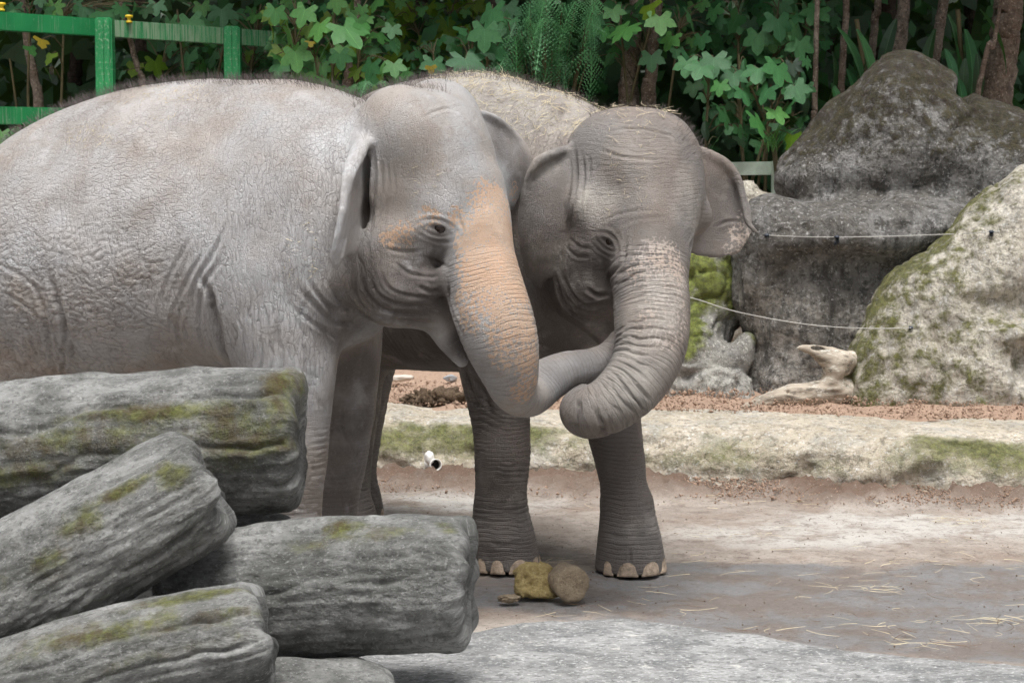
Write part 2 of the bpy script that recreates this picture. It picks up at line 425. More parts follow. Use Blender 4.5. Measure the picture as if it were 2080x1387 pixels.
t = NT('red_soil')
c = t.mix(t.noise(9, 7, .7), (.31, .205, .145), (.47, .335, .25)); c = t.mix(t.mt('MULTIPLY', t.ramp(t.noise(45, 5, .75), .52, .68), .8), c, (.15, .085, .058))
c = t.mix(t.mt('MULTIPLY', t.ramp(t.noise(70, 4, .7), .62, .72), .5), c, (.42, .33, .25))
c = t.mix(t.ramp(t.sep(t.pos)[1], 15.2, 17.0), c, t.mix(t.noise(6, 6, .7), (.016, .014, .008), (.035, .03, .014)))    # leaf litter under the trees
t.put(c, t.b.inputs['Base Color']); t.b.inputs['Roughness'].default_value = .95
t.bump(t.noise(40, 8, .75), .7, .03); M_SOIL = t.m
bx = np.concatenate([np.linspace(-40, -5.2, 10)[:-1], np.arange(-5.2, 6.2, .04), np.linspace(6.2, 40, 10)[1:]])
t01 = np.concatenate([np.linspace(0, .35, 70), np.linspace(.35, 1, 40)[1:]]); B = np.zeros((len(bx), len(t01), 3))
for j, u in enumerate(t01):
    y = ky(np.clip(bx, -9, 9)) + .62 + u * 24; B[:, j, 0] = bx; B[:, j, 1] = y
    d = y - (ky(np.clip(bx, -9, 9)) + .62); B[:, j, 2] = .33 + .06 * sstep(0, .5, d) + .13 * sstep(.8, 2.4, d) + .55 * sstep(2.2, 5, d) + 5.2 * sstep(6.5, 21, d)
nb = fbm(vnG, B * np.array((1.8, 1.8, 1)), 4); nc = fbm(vnG, B * np.array((9, 9, 1)) + 5, 4); nearb = 1 - sstep(4, 9, B[..., 1] - 13)
B[..., 2] += .035 * nb + .03 * np.maximum(nc, -.1) * nearb + .15 * (1 - nearb) * nb
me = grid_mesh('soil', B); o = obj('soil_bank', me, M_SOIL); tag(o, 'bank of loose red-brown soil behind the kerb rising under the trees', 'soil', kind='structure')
def soil_z(x, y):
    d = y - (float(ky(x)) + .62); f = lambda a, b: float(sstep(a, b, np.float64(d)))
    return .33 + .06 * f(0, .5) + .13 * f(.8, 2.4) + .55 * f(2.2, 5) + 5.2 * f(6.5, 21)

# ------------------------------------------------------------------ pale rock ledge in front
M_LEDGE = rock_material('pale_ledge_stone', (.22, .222, .22), (.35, .352, .35), (.14, .144, .146), (.2, .2, .15), 1.2, 1.4, stain_amt=.85, grain=30, bump=.6, bdist=.02, aniso=(1, 1.6, 1), white=.5)
cp = np.array([ground_at(px, py, .13) for px, py in ((-300, 1310), (300, 1300), (760, 1300), (960, 1276), (1060, 1262), (1280, 1253), (1400, 1268), (1550, 1286), (1700, 1312), (1850, 1330), (2080, 1342), (2500, 1362))])
LX = np.arange(-3.4, 3.9, .03); cy = np.interp(LX, cp[:, 0], cp[:, 1]); prof = catmull([(.10, -.05), (.085, .02), (.045, .09), (-.03, .122), (-.14, .13), (-.4, .125), (-.8, .11), (-1.4, .085), (-2.2, .05), (-3.0, .0)], 70)
Lg = np.zeros((len(LX), len(prof), 3))
for j, (dy, z) in enumerate(prof): Lg[:, j] = np.stack([LX, cy + dy, np.full(len(LX), z)], 1)
nl = fbm(vnG, Lg * np.array((2, 3, 2)), 4); Lg[..., 2] += .012 * nl + .004 * fbm(vnG, Lg * 14, 3); Lg[..., 1] += .03 * fbm(vnG, Lg * np.array((3, 0, 0)) + 2, 3)
me = grid_mesh('ledge', Lg); attr(me, 'moss', np.zeros(Lg.shape[0] * Lg.shape[1])); o = settle(obj('rock_ledge', me, M_LEDGE)); tag(o, 'smooth pale grey rock ledge with a worn rim in front of the dung', 'rock')
# ------------------------------------------------------------------ rocks, logs, driftwood
def rock(name, parts, lo, hi, vox, mat, label, cat, amp=(.05, .02), freq=(2.2, 8), moss=None, cuts=(), k=.15, seed=1, base=None, fold=()):
    F = Field(lo, hi, vox)
    for p in parts: F.ell(p[0], p[1], *(p[2:4] if len(p) > 3 else (0, 0)), k=p[4] if len(p) > 4 else k)
    for p in cuts: F.ell(p[0], p[1], 0, 0, k=p[2], cut=True)
    V, Q = F.mesh(2); V, Q = biggest(V, Q); N = normals(V, Q); vn = VN(seed)
    d = amp[0] * fbm(vn, V * freq[0], 4) + amp[1] * fbm(vn, V * np.array((freq[1], freq[1], freq[1] * .8)), 4)
    for P, dep, w in fold:
        dd, _ = poly_dist(V, catmull(P, 16)); d -= dep * np.exp(-(dd / w) ** 2)
    d -= amp[0] * .5 * np.exp(-(np.abs(fbm(vn, V * freq[0] * .8 + 40, 3)) / .05) ** 2)      # cracks
    V = V + N * d[:, None]; me = mesh_np(name, V, quads=Q)
    m = np.full(len(V), -.2) if moss is None else moss(V, N, vn)
    attr(me, 'moss', m); o = settle(obj(name, me, mat)); tag(o, label, cat); return o
def pa(px, py, Y): return tuple(at(px, py, Y))
M_BIG = rock_material('weathered_boulder', (.135, .124, .11), (.265, .26, .252), (.058, .056, .054), (.062, .054, .026), .50, .80, streak=1, stain_amt=.75, grain=22, bump=1.0, bdist=.08, mossn=13, low=((.36, .335, .30), .75, 1.05), moss2=(.052, .040, .027))
M_SIDE = rock_material('mossy_cream_boulder', (.52, .475, .39), (.68, .635, .55), (.32, .31, .28), (.15, .155, .04), .44, .72, streak=1, stain_amt=.7, grain=24, bump=1.0, bdist=.08, mossn=11)
def moss_big(V, N, vn):
    return .18 * sstep(.2, .8, N[:, 2]) + .52 * sstep(1.4, 2.2, V[:, 2]) + .10 + .25 * np.exp(-((V[:, 2] - 1.45) / .12) ** 2)
rock('boulder', [
    (pa(1835, 260, 14.9), (.46, .50, .52), 0, 0, .1), (pa(1850, 330, 14.9), (.72, .55, .50), 0, 0, .2), (pa(1745, 330, 14.9), (.42, .42, .36), 0, R(25), .2), (pa(1680, 370, 14.9), (.38, .40, .30), 0, 0, .2),
    (pa(1990, 340, 14.8), (.48, .42, .46), 0, 0, .16), (pa(2012, 252, 14.85), (.20, .24, .19), 0, R(-8), .05), (pa(2100, 420, 14.7), (.6, .5, .6), 0, 0, .2),
    (pa(1700, 480, 14.35), (.60, .52, .24), 0, 0, .12), (pa(1570, 480, 14.3), (.28, .35, .26), 0, 0, .12), (pa(1860, 470, 14.4), (.5, .45, .24), 0, 0, .12),
    (pa(1640, 640, 14.4), (.42, .42, .60), 0, 0, .15), (pa(1760, 640, 14.45), (.55, .45, .62), 0, 0, .15), (pa(1600, 800, 14.3), (.34, .36, .36), 0, 0, .12), (pa(1740, 800, 14.35), (.5, .4, .4), 0, 0, .12), (pa(1540, 560, 14.3), (.16, .25, .36), 0, 0, .12)],
    (1.2, 13.3, .2), (5.0, 15.8, 2.85), .024, M_BIG, 'tall grey-brown boulder with a rounded peak and a shelf behind the driftwood', 'boulder', (.038, .016), (2.4, 8), moss_big, seed=3,
    cuts=[(pa(1956, 186, 14.8), (.07, .5, .08), .05), (pa(1720, 560, 13.86), (.38, .14, .13), .12)],
    fold=[([at(1520, 470, 13.95), at(1600, 450, 13.9), at(1680, 470, 13.9), at(1760, 465, 13.9), at(1860, 450, 13.9)], .03, .05)])
def moss_side(V, N, vn):
    xs = V[:, 0] / V[:, 1] * F_PX + W_PX / 2
    return .74 - .0011 * (xs - 1740) + .14 * fbm(vn, V * np.array((2, 2, 1)), 3) + .1 * sstep(.3, .8, N[:, 2])
rock('boulder', [
    (pa(2130, 520, 13.9), (.62, .5, .58), 0, 0, .15), (pa(2010, 560, 13.85), (.42, .40, .42), 0, R(28), .15), (pa(1900, 640, 13.8), (.38, .38, .42), 0, R(18), .15), (pa(1850, 760, 13.75), (.40, .36, .46), 0, 0, .15), (pa(1800, 840, 13.75), (.28, .30, .30), 0, 0, .12),
    (pa(2000, 770, 13.65), (.5, .38, .46), 0, 0, .12), (pa(2140, 780, 13.6), (.5, .4, .5), 0, 0, .12), (pa(2090, 680, 13.55), (.42, .3, .10), 0, 0, .06)],
    (1.9, 12.9, .15), (5.0, 14.8, 2.2), .021, M_SIDE, 'cream boulder streaked with green moss, in front of the tall boulder', 'boulder', (.035, .016), (2.6, 9), moss_side, seed=4,
    cuts=[(pa(2060, 612, 13.36), (.34, .12, .06), .08), (pa(2080, 740, 13.25), (.06, .1, .16), .06)])
M_MOSSY = rock_material('mossy_grey_rock', (.26, .25, .225), (.40, .39, .355), (.19, .185, .18), (.17, .20, .035), .40, .62, stain_amt=.6, grain=30, bump=.9, bdist=.05, mossn=3.6)
def moss_l(V, N, vn): return .52 + .6 * fbm(vn, V * np.array((2.0, 2, 2.2)) + 3, 3)
rock('mossy_rock', [
    (pa(1420, 600, 14.6), (.34, .35, .45), 0, 0, .12), (pa(1380, 740, 14.35), (.34, .3, .40), 0, 0, .12), (pa(1440, 780, 14.25), (.26, .25, .28), 0, 0, .1), (pa(1500, 720, 14.2), (.10, .14, .16), 0, R(30), .05), (pa(1490, 800, 14.1), (.13, .15, .18), 0, 0, .05), (pa(1330, 800, 14.3), (.3, .3, .3), 0, 0, .1)],
    (.4, 13.5, .2), (2.0, 15.2, 1.75), .02, M_MOSSY, 'green mossy rock face wedged between the elephant trunk and the tall boulder', 'rock', (.05, .018), (3, 9), moss_l, seed=6,
    fold=[([at(1400, 560, 14.3), at(1440, 650, 14.1), at(1430, 720, 14.0), at(1400, 770, 14.0)], .06, .035), ([at(1520, 650, 14.1), at(1510, 720, 14.0), at(1495, 830, 13.95)], .06, .03), ([at(1380, 770, 14), at(1450, 740, 14), at(1500, 690, 14)], .05, .03)])
M_PALE = rock_material('pale_lichen_rock', (.30, .27, .22), (.42, .39, .33), (.24, .22, .19), (.12, .11, .05), .5, .7, grain=30, white=.8)
rock('small_rock', [(pa(1515, 405, 16.2), (.16, .22, .15)), (pa(1560, 425, 16.2), (.13, .2, .12)), (pa(1500, 500, 16.2), (.4, .3, .3)), (pa(1490, 590, 16.2), (.45, .35, .5)), (pa(1490, 680, 16.2), (.5, .4, .55))],
     (.9, 15.5, .3), (2.6, 17.0, 2.1), .025, M_PALE, 'pale lichened rock top under the pale green rail beside the elephant ear', 'rock', (.04, .02), (4, 12), None, seed=8)

# stone logs stacked in the foreground
M_LOG = rock_material('stone_log', (.135, .136, .13), (.30, .302, .294), (.068, .07, .064), (.10, .105, .024), .22, .95, stain_amt=.75, grain=62, bump=1.0, bdist=.022, aniso=(.7, 1, 1), mossn=14, coord='lc', moss2=(.075, .055, .018), speck=(.55, .28))
def log(axis, rad, label, seed, moss, cracks=(), end=(.10, .10), flat=1.0, nseg=190, nth=216):
    """irregular stone cylinder with grain grooves along its length; axis 3D points from left to right"""
    A = catmull(axis, nseg); vn = VN(seed); L = np.concatenate([[0], np.cumsum(np.linalg.norm(np.diff(A, axis=0), axis=1))]); LT = L[-1]
    T = np.gradient(A, axis=0); T /= np.linalg.norm(T, axis=1)[:, None]; up = np.array((0, 0, 1.0))
    S = np.cross(T, up); S /= np.linalg.norm(S, axis=1)[:, None]; U = np.cross(S, T)
    th = np.linspace(0, 2 * np.pi, nth, endpoint=False); C, Sn = np.cos(th), np.sin(th)
    rr = np.interp(L / LT, np.linspace(0, 1, len(rad)), rad)
    e0, e1 = end; cap = np.ones(nseg)
    cap *= (1 - np.clip((e0 - L) / e0, 0, 1) ** 3.0) ** .5; cap *= .70 + .30 * (1 - np.clip((L - (LT - e1)) / e1, 0, 1) ** 2.6) ** .5
    cyl = np.stack([np.repeat(L[:, None], nth, 1), np.repeat(C[None] * 1.0, nseg, 0), np.repeat(Sn[None] * 1.0, nseg, 0)], -1)
    body = fbm(vn, cyl * np.array((2.2, 1.4, 1.4)), 4); gro = fbm(vn, cyl * np.array((3.2, 4.5, 4.5)) + 5, 4); fine = fbm(vn, cyl * np.array((12, 9, 9)) + 9, 4)
    grain_l = fbm(vn, cyl * np.array((2.5, 16, 16)) + 19, 3)
    ridge = np.abs(fbm(vn, cyl * np.array((1.5, 3.2, 3.2)) + 2, 3))
    r = rr[:, None] * (1 + .075 * body + .022 * gro + .014 * fine + .014 * grain_l - .022 * np.exp(-(ridge / .05) ** 2))
    for s0, s1, t0, t1, dep, w in cracks:      # long cracks: along s (0..1), from angle t0 to t1 (degrees, 90 = up, 180 = towards the viewer)
        ss = np.clip((L / LT - s0) / (s1 - s0), 0, 1); on = sstep(0, .06, L / LT - s0) * sstep(0, .06, s1 - L / LT) * (.25 + .75 * sstep(.9, .98, cap)) * (.55 + .45 * vn(np.stack([L * 4, L * 0 + seed + 3, L * 0], 1)))
        tc = R(t0) + ss * R(t1 - t0) + .10 * vn(np.stack([L * 5, L * 0 + seed, L * 0], 1)) + .04 * vn(np.stack([L * 17, L * 0 + seed, L * 0], 1))
        dd = (th[None] - tc[:, None] + np.pi) % (2 * np.pi) - np.pi
        r = r - on[:, None] * dep * (1.5 * np.exp(-(dd / (.8 * w)) ** 2) - .55 * np.exp(-((dd - 1.9 * w) / (1.4 * w)) ** 2))
    r = r * cap[:, None]
    jag = .035 * vn(cyl * np.array((0, 2.2, 2.2)) + 30) + .012 * vn(cyl * np.array((0, 6, 6)) + 11)
    # angle 0 = away from the camera, 90 = up, 180 = towards the camera
    P = A[:, None] + r[..., None] * (-(S[:, None] * C[None, :, None]) * flat + U[:, None] * Sn[None, :, None]) + T[:, None] * (jag * sstep(.80, .97, L / LT)[:, None] * (.4 + .6 * cap[:, None]))[..., None]
    V = P.reshape(-1, 3); i = np.arange(nseg * nth).reshape(nseg, nth); j = np.roll(i, -1, 1)
    Q = np.stack([i[:-1], i[1:], j[1:], j[:-1]], -1).reshape(-1, 4)
    V = np.vstack([V, P[0].mean(0), P[-1].mean(0)]); n = nseg * nth
    me = bpy.data.meshes.new('stone_log'); fc = [tuple(q) for q in Q.tolist()] + [(n, int(b), int(a)) for a, b in zip(i[0], j[0])][::1] + [(n + 1, int(a), int(b)) for a, b in zip(i[-1], j[-1])]
    me.from_pydata([tuple(p) for p in V.tolist()], [], fc); me.update()
    bm = bmesh.new(); bm.from_mesh(me); bmesh.ops.recalc_face_normals(bm, faces=bm.faces); bm.to_mesh(me); bm.free()
    m = np.full(len(V), -.05); m[:n] += .20 * body.ravel() + .1 * gro.ravel()
    for s0, t0, ws, wt, a in moss:
        dd = (th[None] - R(t0) + np.pi) % (2 * np.pi) - np.pi
        m[:n] = np.maximum(m[:n], (a * np.exp(-((L / LT - s0) / ws)[:, None] ** 2 - (dd / R(wt)) ** 2)).ravel() - .1 + .12 * gro.ravel())
    lc = np.vstack([np.stack([cyl[..., 0], cyl[..., 1] * .25, cyl[..., 2] * .25], -1).reshape(-1, 3), np.zeros((2, 3))]); attr(me, 'lc', lc); attr(me, 'moss', m); o = settle(obj('stone_log', me, M_LOG)); tag(o, label, 'stone log', 'stone logs stacked in the foreground'); return o
log([at(-420, 1010, 7.6), at(-60, 950, 7.55), at(260, 908, 7.5), at(618, 895, 7.45)], [.262, .262, .26, .262, .262, .252], 'topmost stone log, lying level, with green moss along its crack', 11,
    [(.75, 148, .25, 12, 1.0), (.9, 165, .16, 34, .85), (.62, 165, .3, 22, .8), (.52, 185, .2, 16, .8), (.97, 130, .05, 60, .95), (.85, 190, .14, 18, .5)], [(.3, 1.0, 158, 132, .022, .055), (.5, 1.05, 185, 175, .012, .05), (.3, .8, 205, 196, .012, .04)], end=(.1, .07))
log([at(-330, 1440, 6.75), at(-60, 1252, 6.82), at(180, 1115, 6.88), at(425, 982, 6.95)], [.23, .228, .228, .225, .214, .200], 'tilted stone log leaning up against the topmost log', 12,
    [(.70, 150, .1, 18, .9), (.62, 165, .08, 22, .85), (.80, 140, .15, 9, .9), (.93, 150, .06, 26, .8), (.45, 160, .1, 18, .75), (.6, 218, .4, 12, .55)], [(.6, 1.0, 128, 124, .016, .05), (.2, .98, 222, 200, .018, .06), (.3, .95, 235, 222, .014, .05)], end=(.1, .06))
log([at(330, 1235, 7.25), at(560, 1205, 7.22), at(780, 1192, 7.2), at(958, 1186, 7.18)], [.235, .237, .240, .240, .236], 'stone log under the topmost one with its blunt end towards the elephants', 13,
    [(.62, 112, .1, 20, .95), (.75, 120, .18, 14, .75), (.5, 128, .1, 14, .7), (.93, 110, .05, 20, .8)], [(.3, 1.0, 170, 160, .012, .05), (.4, .98, 212, 208, .014, .06), (.3, .95, 228, 222, .014, .05), (.4, .9, 150, 146, .008, .03)], end=(.08, .05))
log([at(-350, 1560, 6.55), at(-20, 1445, 6.58), at(280, 1350, 6.62), at(535, 1290, 6.66)], [.2, .205, .205, .20, .185], 'lowest tilted stone log, striped with moss, below the leaning one', 14,
    [(.85, 105, .2, 16, 1.0), (.72, 130, .25, 16, .8), (.9, 140, .2, 14, .75), (.8, 165, .3, 10, .6), (.6, 120, .2, 22, .8)], [(.3, 1.0, 145, 138, .012, .05), (.2, .98, 175, 168, .012, .05)], end=(.1, .06))
log([at(360, 1490, 6.95), at(560, 1470, 6.95), at(795, 1470, 6.98)], [.21, .222, .21], 'smooth bluish stone log at the bottom of the stack', 15, [(.5, 120, .1, 10, .2)], [(.3, .95, 150, 146, .006, .03)], end=(.1, .16))
log([at(-300, 1230, 7.66), at(0, 1190, 7.66), at(300, 1165, 7.66), at(600, 1145, 7.66)], [.2, .2, .2, .19], 'added stone log filling the dark gap under the topmost log', 16, [(.5, 120, .1, 10, .2)], (), end=(.1, .1), nseg=70, nth=60)  # added log, placed so the gap between the others stays dark

# driftwood between the boulders
M_WOOD = rock_material('bleached_driftwood', (.36, .31, .25), (.50, .44, .36), (.20, .165, .13), (.2, .2, .1), 1.3, 1.5, stain_amt=.6, grain=26, bump=.6, bdist=.012, aniso=(.35, 1, 1))
F = Field((1.35, 13.1, .2), (2.6, 14.0, 1.1), .0115)
F.tube([P_ for P_ in (( *at(1510, 829, 13.5), .016), (*at(1550, 815, 13.52), .044), (*at(1595, 802, 13.55), .064), (*at(1640, 800, 13.58), .074), (*at(1690, 797, 13.62), .080), (*at(1730, 795, 13.68), .08), (*at(1790, 790, 13.8), .06))], 40, .03)
F.tube([(*at(1700, 795, 13.62), .07), (*at(1690, 768, 13.6), .066), (*at(1698, 745, 13.6), .07), (*at(1715, 735, 13.66), .076), (*at(1760, 730, 13.8), .06)], 26, .04)
F.tube([(*at(1712, 735, 13.62), .072), (*at(1680, 726, 13.58), .058), (*at(1650, 712, 13.55), .036), (*at(1624, 706, 13.54), .014)], 22, .03)
F.tube([(*at(1712, 722, 13.64), .036), (*at(1680, 706, 13.64), .020), (*at(1655, 702, 13.62), .010), (*at(1628, 704, 13.6), .007)], 22, .012)
F.ell(at(1668, 709, 13.55), (.075, .06, .012), 0, R(8), .01, cut=True); F.ell(at(1601, 797, 13.5), (.016, .02, .010), 0, 0, .006, cut=True)
V, Q = F.mesh(1); V, Q = biggest(V, Q); N = normals(V, Q); vn = VN(31); V = V + N * (.012 * fbm(vn, V * np.array((6, 16, 26)), 4))[:, None]
me = mesh_np('driftwood', V, quads=Q); attr(me, 'moss', np.zeros(len(V))); o = settle(obj('driftwood', me, M_WOOD)); tag(o, 'bleached forked driftwood lying on the soil between the boulders', 'driftwood')
# ------------------------------------------------------------------ elephants: bodies
VOX = 0.0135
def P4(px, py, Y, r): return (*at(px, py, Y), r)
def on_axis(p0, H, px):
    """distance along heading H from p0 at which the axis shows at pixel column px"""
    a = (px - W_PX / 2) / F_PX * (1 / CP)     # small pitch: x / y, good to a pixel near mid height
    # x = a*y  ->  p0x + u*Hx = a*(p0y + u*Hy)
    return (a * p0[1] - p0[0]) / (H[0] - a * H[1])
def z_at(py, Y): return float(at(W_PX / 2, py, Y)[2])
def body_loft(F, p0, H, rows, k=0.08, egg=0.12):
    st = []
    for px, top, bot, hw in rows:
        u = on_axis(p0, H, px); Y = p0[1] + u * H[1]
        st.append((u, z_at(top, Y), z_at(bot, Y), hw, 0))
    st.sort(); F.loft(p0, H, st, k, egg)
def ear_grid(root, edge, mid=None, bulge=0.0, ax=(0, -1, 0), nu=26, nv=22, ripple=0.0, roll=None):
    """ruled sheet from the root line to the outer edge, bowed along ax; roll bends the rim"""
    A = catmull(root, nv); B = catmull(edge, nv); M = catmull(mid, nv) if mid is not None else None
    G = np.zeros((nu, nv, 3)); ax = np.asarray(ax, float)
    for i in range(nu):
        t = i / (nu - 1)
        if M is None: row = A * (1 - t) + B * t
        else: row = A * (1 - t) * (1 - 2 * t) + M * 4 * t * (1 - t) + B * t * (2 * t - 1)
        w = math.sin(math.pi * t) * bulge
        row = row + ax * w
        if ripple:
            row = row + ax * (ripple * t * np.sin(np.linspace(0, 9, nv))[:, None])
        G[i] = row
    return G

def foot(F, p, r, yaw, k=0.05):
    """broad pad at the bottom of a column leg, centre p on the ground"""
    c, s_ = math.cos(yaw), math.sin(yaw)
    F.tube([(p[0] - c * .02, p[1] - s_ * .02, .30, r * .74), (p[0], p[1], .20, r * .80), (p[0] + c * .015, p[1] + s_ * .015, .12, r * .90), (p[0] + c * .02, p[1] + s_ * .02, .055, r * .97), (p[0] + c * .02, p[1] + s_ * .02, -.01, r)], 18, k)

def build_a():
    EARS = []
    F = Field((-2.75, 8.45, -0.03), (0.75, 10.95, 2.42), VOX)
    yaw = R(-25); H = np.array((math.cos(yaw), math.sin(yaw)))
    p0 = at(560, 500, 9.42)[:2]
    body_loft(F, p0, H, [
        (-62, 500, 545, .06), (-52, 400, 660, .24), (-20, 330, 730, .37), (50, 277, 770, .47), (140, 226, 785, .535), (260, 184, 792, .575),
        (370, 165, 790, .585), (460, 161, 780, .575), (560, 172, 762, .53), (640, 190, 735, .46), (700, 215, 690, .38), (760, 280, 610, .24), (790, 380, 500, .05)])
    # rump, hips, flank
    F.ell(at(75, 520, 9.72), (.36, .24, .50), yaw, R(8), .16)
    F.ell(at(120, 470, 10.25), (.36, .25, .48), yaw, 0, .16)
    # neck
    F.tube([P4(600, 380, 9.4, .44), P4(690, 385, 9.28, .40), P4(770, 380, 9.2, .34), P4(850, 370, 9.15, .28)], 14, .12)
    F.ell(at(700, 560, 9.3), (.24, .32, .30), yaw, 0, .12)          # chest
    F.ell(at(535, 640, 9.14), (.21, .15, .27), yaw, 0, .1)
    # near fore leg: shoulder blade, upper arm, column
    F.ell(at(575, 470, 9.03), (.28, .17, .44), yaw, R(-8), .14)
    F.tube([P4(572, 560, 9.1, .25), P4(580, 660, 9.08, .235), P4(590, 760, 9.06, .195), P4(594, 850, 9.05, .168), P4(590, 930, 9.05, .166), P4(586, 1010, 9.07, .150), P4(586, 1080, 9.1, .146), P4(585, 1150, 9.1, .16)], 56, .09)
    g = ground_at(582, 1245); foot(F, g, .19, yaw)
    # far fore leg
    F.tube([P4(672, 560, 9.6, .23), P4(690, 680, 9.6, .195), P4(692, 780, 9.6, .172), P4(684, 870, 9.58, .162), P4(672, 960, 9.59, .150), P4(660, 1080, 9.6, .14), P4(660, 1140, 9.58, .15)], 56, .09)
    foot(F, ground_at(660, 1199), .185, yaw)
    # hind legs
    F.tube([P4(70, 600, 9.78, .27), P4(80, 700, 9.76, .20), P4(88, 780, 9.76, .165), P4(84, 880, 9.8, .14), P4(78, 980, 9.82, .135), P4(76, 1100, 9.8, .15)], 40, .1)
    foot(F, ground_at(76, 1181), .175, yaw)
    F.tube([P4(200, 620, 10.3, .25), P4(190, 720, 10.3, .19), P4(180, 800, 10.32, .155), P4(172, 900, 10.34, .14), P4(168, 1000, 10.32, .135), P4(168, 1080, 10.3, .15)], 40, .1)
    foot(F, ground_at(168, 1140), .175, yaw)
    # tail
    F.tube([P4(-55, 420, 10.1, .06), P4(-95, 470, 10.12, .045), P4(-100, 640, 10.12, .032), P4(-92, 800, 10.1, .024), P4(-90, 900, 10.1, .02)], 20, .05)
    # ---- head, turned towards the camera
    hy = R(-40)
    F.ell(at(862, 350, 9.12), (.30, .27, .36), hy, 0, .08)
    F.ell(at(812, 268, 8.98), (.205, .165, .20), hy, R(12), .07)      # near dome
    F.ell(at(888, 252, 9.30), (.205, .185, .20), hy, R(10), .04)      # far dome
    F.ell(at(925, 330, 9.16), (.155, .19, .25), hy, R(-8), .07)        # forehead
    F.ell(at(960, 395, 9.02), (.125, .165, .15), hy, 0, .07)          # nasal bulge
    F.ell(at(878, 428, 8.985), (.15, .10, .095), hy, R(5), .09)         # brow
    F.ell(at(798, 478, 8.97), (.15, .09, .07), hy, R(-8), .09)          # cheek bone
    F.ell(at(880, 480, 9.0), (.15, .12, .10), hy, 0, .09)
    F.ell(at(800, 575, 9.02), (.20, .16, .19), hy, R(10), .08)          # cheek
    F.ell(at(760, 520, 9.02), (.16, .15, .20), hy, 0, .08)
    F.ell(at(862, 590, 9.02), (.13, .14, .11), hy, R(10), .06)
    # trunk
    TR = [P4(962, 440, 9.02, .158), P4(972, 520, 8.94, .153), P4(990, 600, 8.88, .164), P4(1006, 655, 8.85, .166), P4(1022, 705, 8.84, .152),
          P4(1035, 752, 8.86, .126), P4(1046, 795, 8.92, .097), P4(1075, 805, 9.04, .092), P4(1108, 774, 9.14, .097), P4(1150, 753, 9.2, .085), P4(1195, 745, 9.25, .079), P4(1232, 728, 9.29, .070), P4(1250, 702, 9.32, .052), P4(1252, 684, 9.34, .034)]
    F.tube(TR, 60, .03)
    F.ell(at(893, 572, 8.87), (.042, .035, .055), hy, 0, .05)            # tush pouch by the lip
    # lower jaw and lip
    F.tube([P4(845, 612, 9.02, .115), P4(888, 642, 9.0, .085), P4(912, 690, 9.0, .056), P4(938, 734, 8.98, .030)], 16, .04)
    F.tube([P4(930, 630, 8.84, .010), P4(944, 668, 8.84, .018), P4(954, 700, 8.86, .018), P4(956, 730, 8.88, .010)], 14, .02, cut=True)
    F.ell(at(744, 400, 8.92), (.034, .07, .18), hy, R(4), .04, cut=True)
    # near ear, seen almost edge on
    root = [at(752, 292, 9.06), at(748, 330, 9.0), at(742, 390, 8.97), at(740, 450, 8.97), at(742, 500, 8.98)]
    mid = [at(740, 282, 8.95), at(728, 330, 8.84), at(722, 400, 8.80), at(716, 460, 8.80), at(712, 515, 8.82)]
    edge = [at(738, 290, 8.85), at(706, 350, 8.70), at(692, 420, 8.64), at(684, 490, 8.64), at(682, 540, 8.68)]
    G = ear_grid(root, edge, mid, .02, (-1, 0, 0), ripple=.008)
    th = np.full(G.shape[:2], .016); EARS.append(G.reshape(-1, 3)); F.sheet(G, th, .03)
    # folded upper rim of that ear
    F.tube([P4(752, 284, 9.0, .016), P4(746, 288, 8.86, .022), P4(730, 315, 8.76, .026), P4(716, 350, 8.71, .022), P4(706, 390, 8.68, .014)], 14, .02)
    # far ear
    root = [at(955, 232, 9.42), at(975, 290, 9.40), at(990, 350, 9.38), at(1000, 400, 9.36)]
    edge = [at(968, 228, 9.5), at(1052, 275, 9.66), at(1076, 335, 9.68), at(1040, 425, 9.6)]
    G = ear_grid(root, edge, None, .03, (.3, .9, 0))
    EARS.append(G.reshape(-1, 3)); F.sheet(G, .013, .03)
    F.tube([P4(962, 226, 9.44, .014), P4(1005, 240, 9.54, .02), P4(1045, 277, 9.63, .02), P4(1072, 325, 9.66, .016), P4(1072, 365, 9.66, .012)], 16, .02)
    F.f = np.maximum(F.f, (.003 - F.ax[2])[None, None, :])
    V, Q = F.mesh(2); V, Q = biggest(V, Q)
    return V, Q, dict(trunk=catmull(TR, 60)[:, :3], yaw=yaw, hy=hy, ears=EARS)

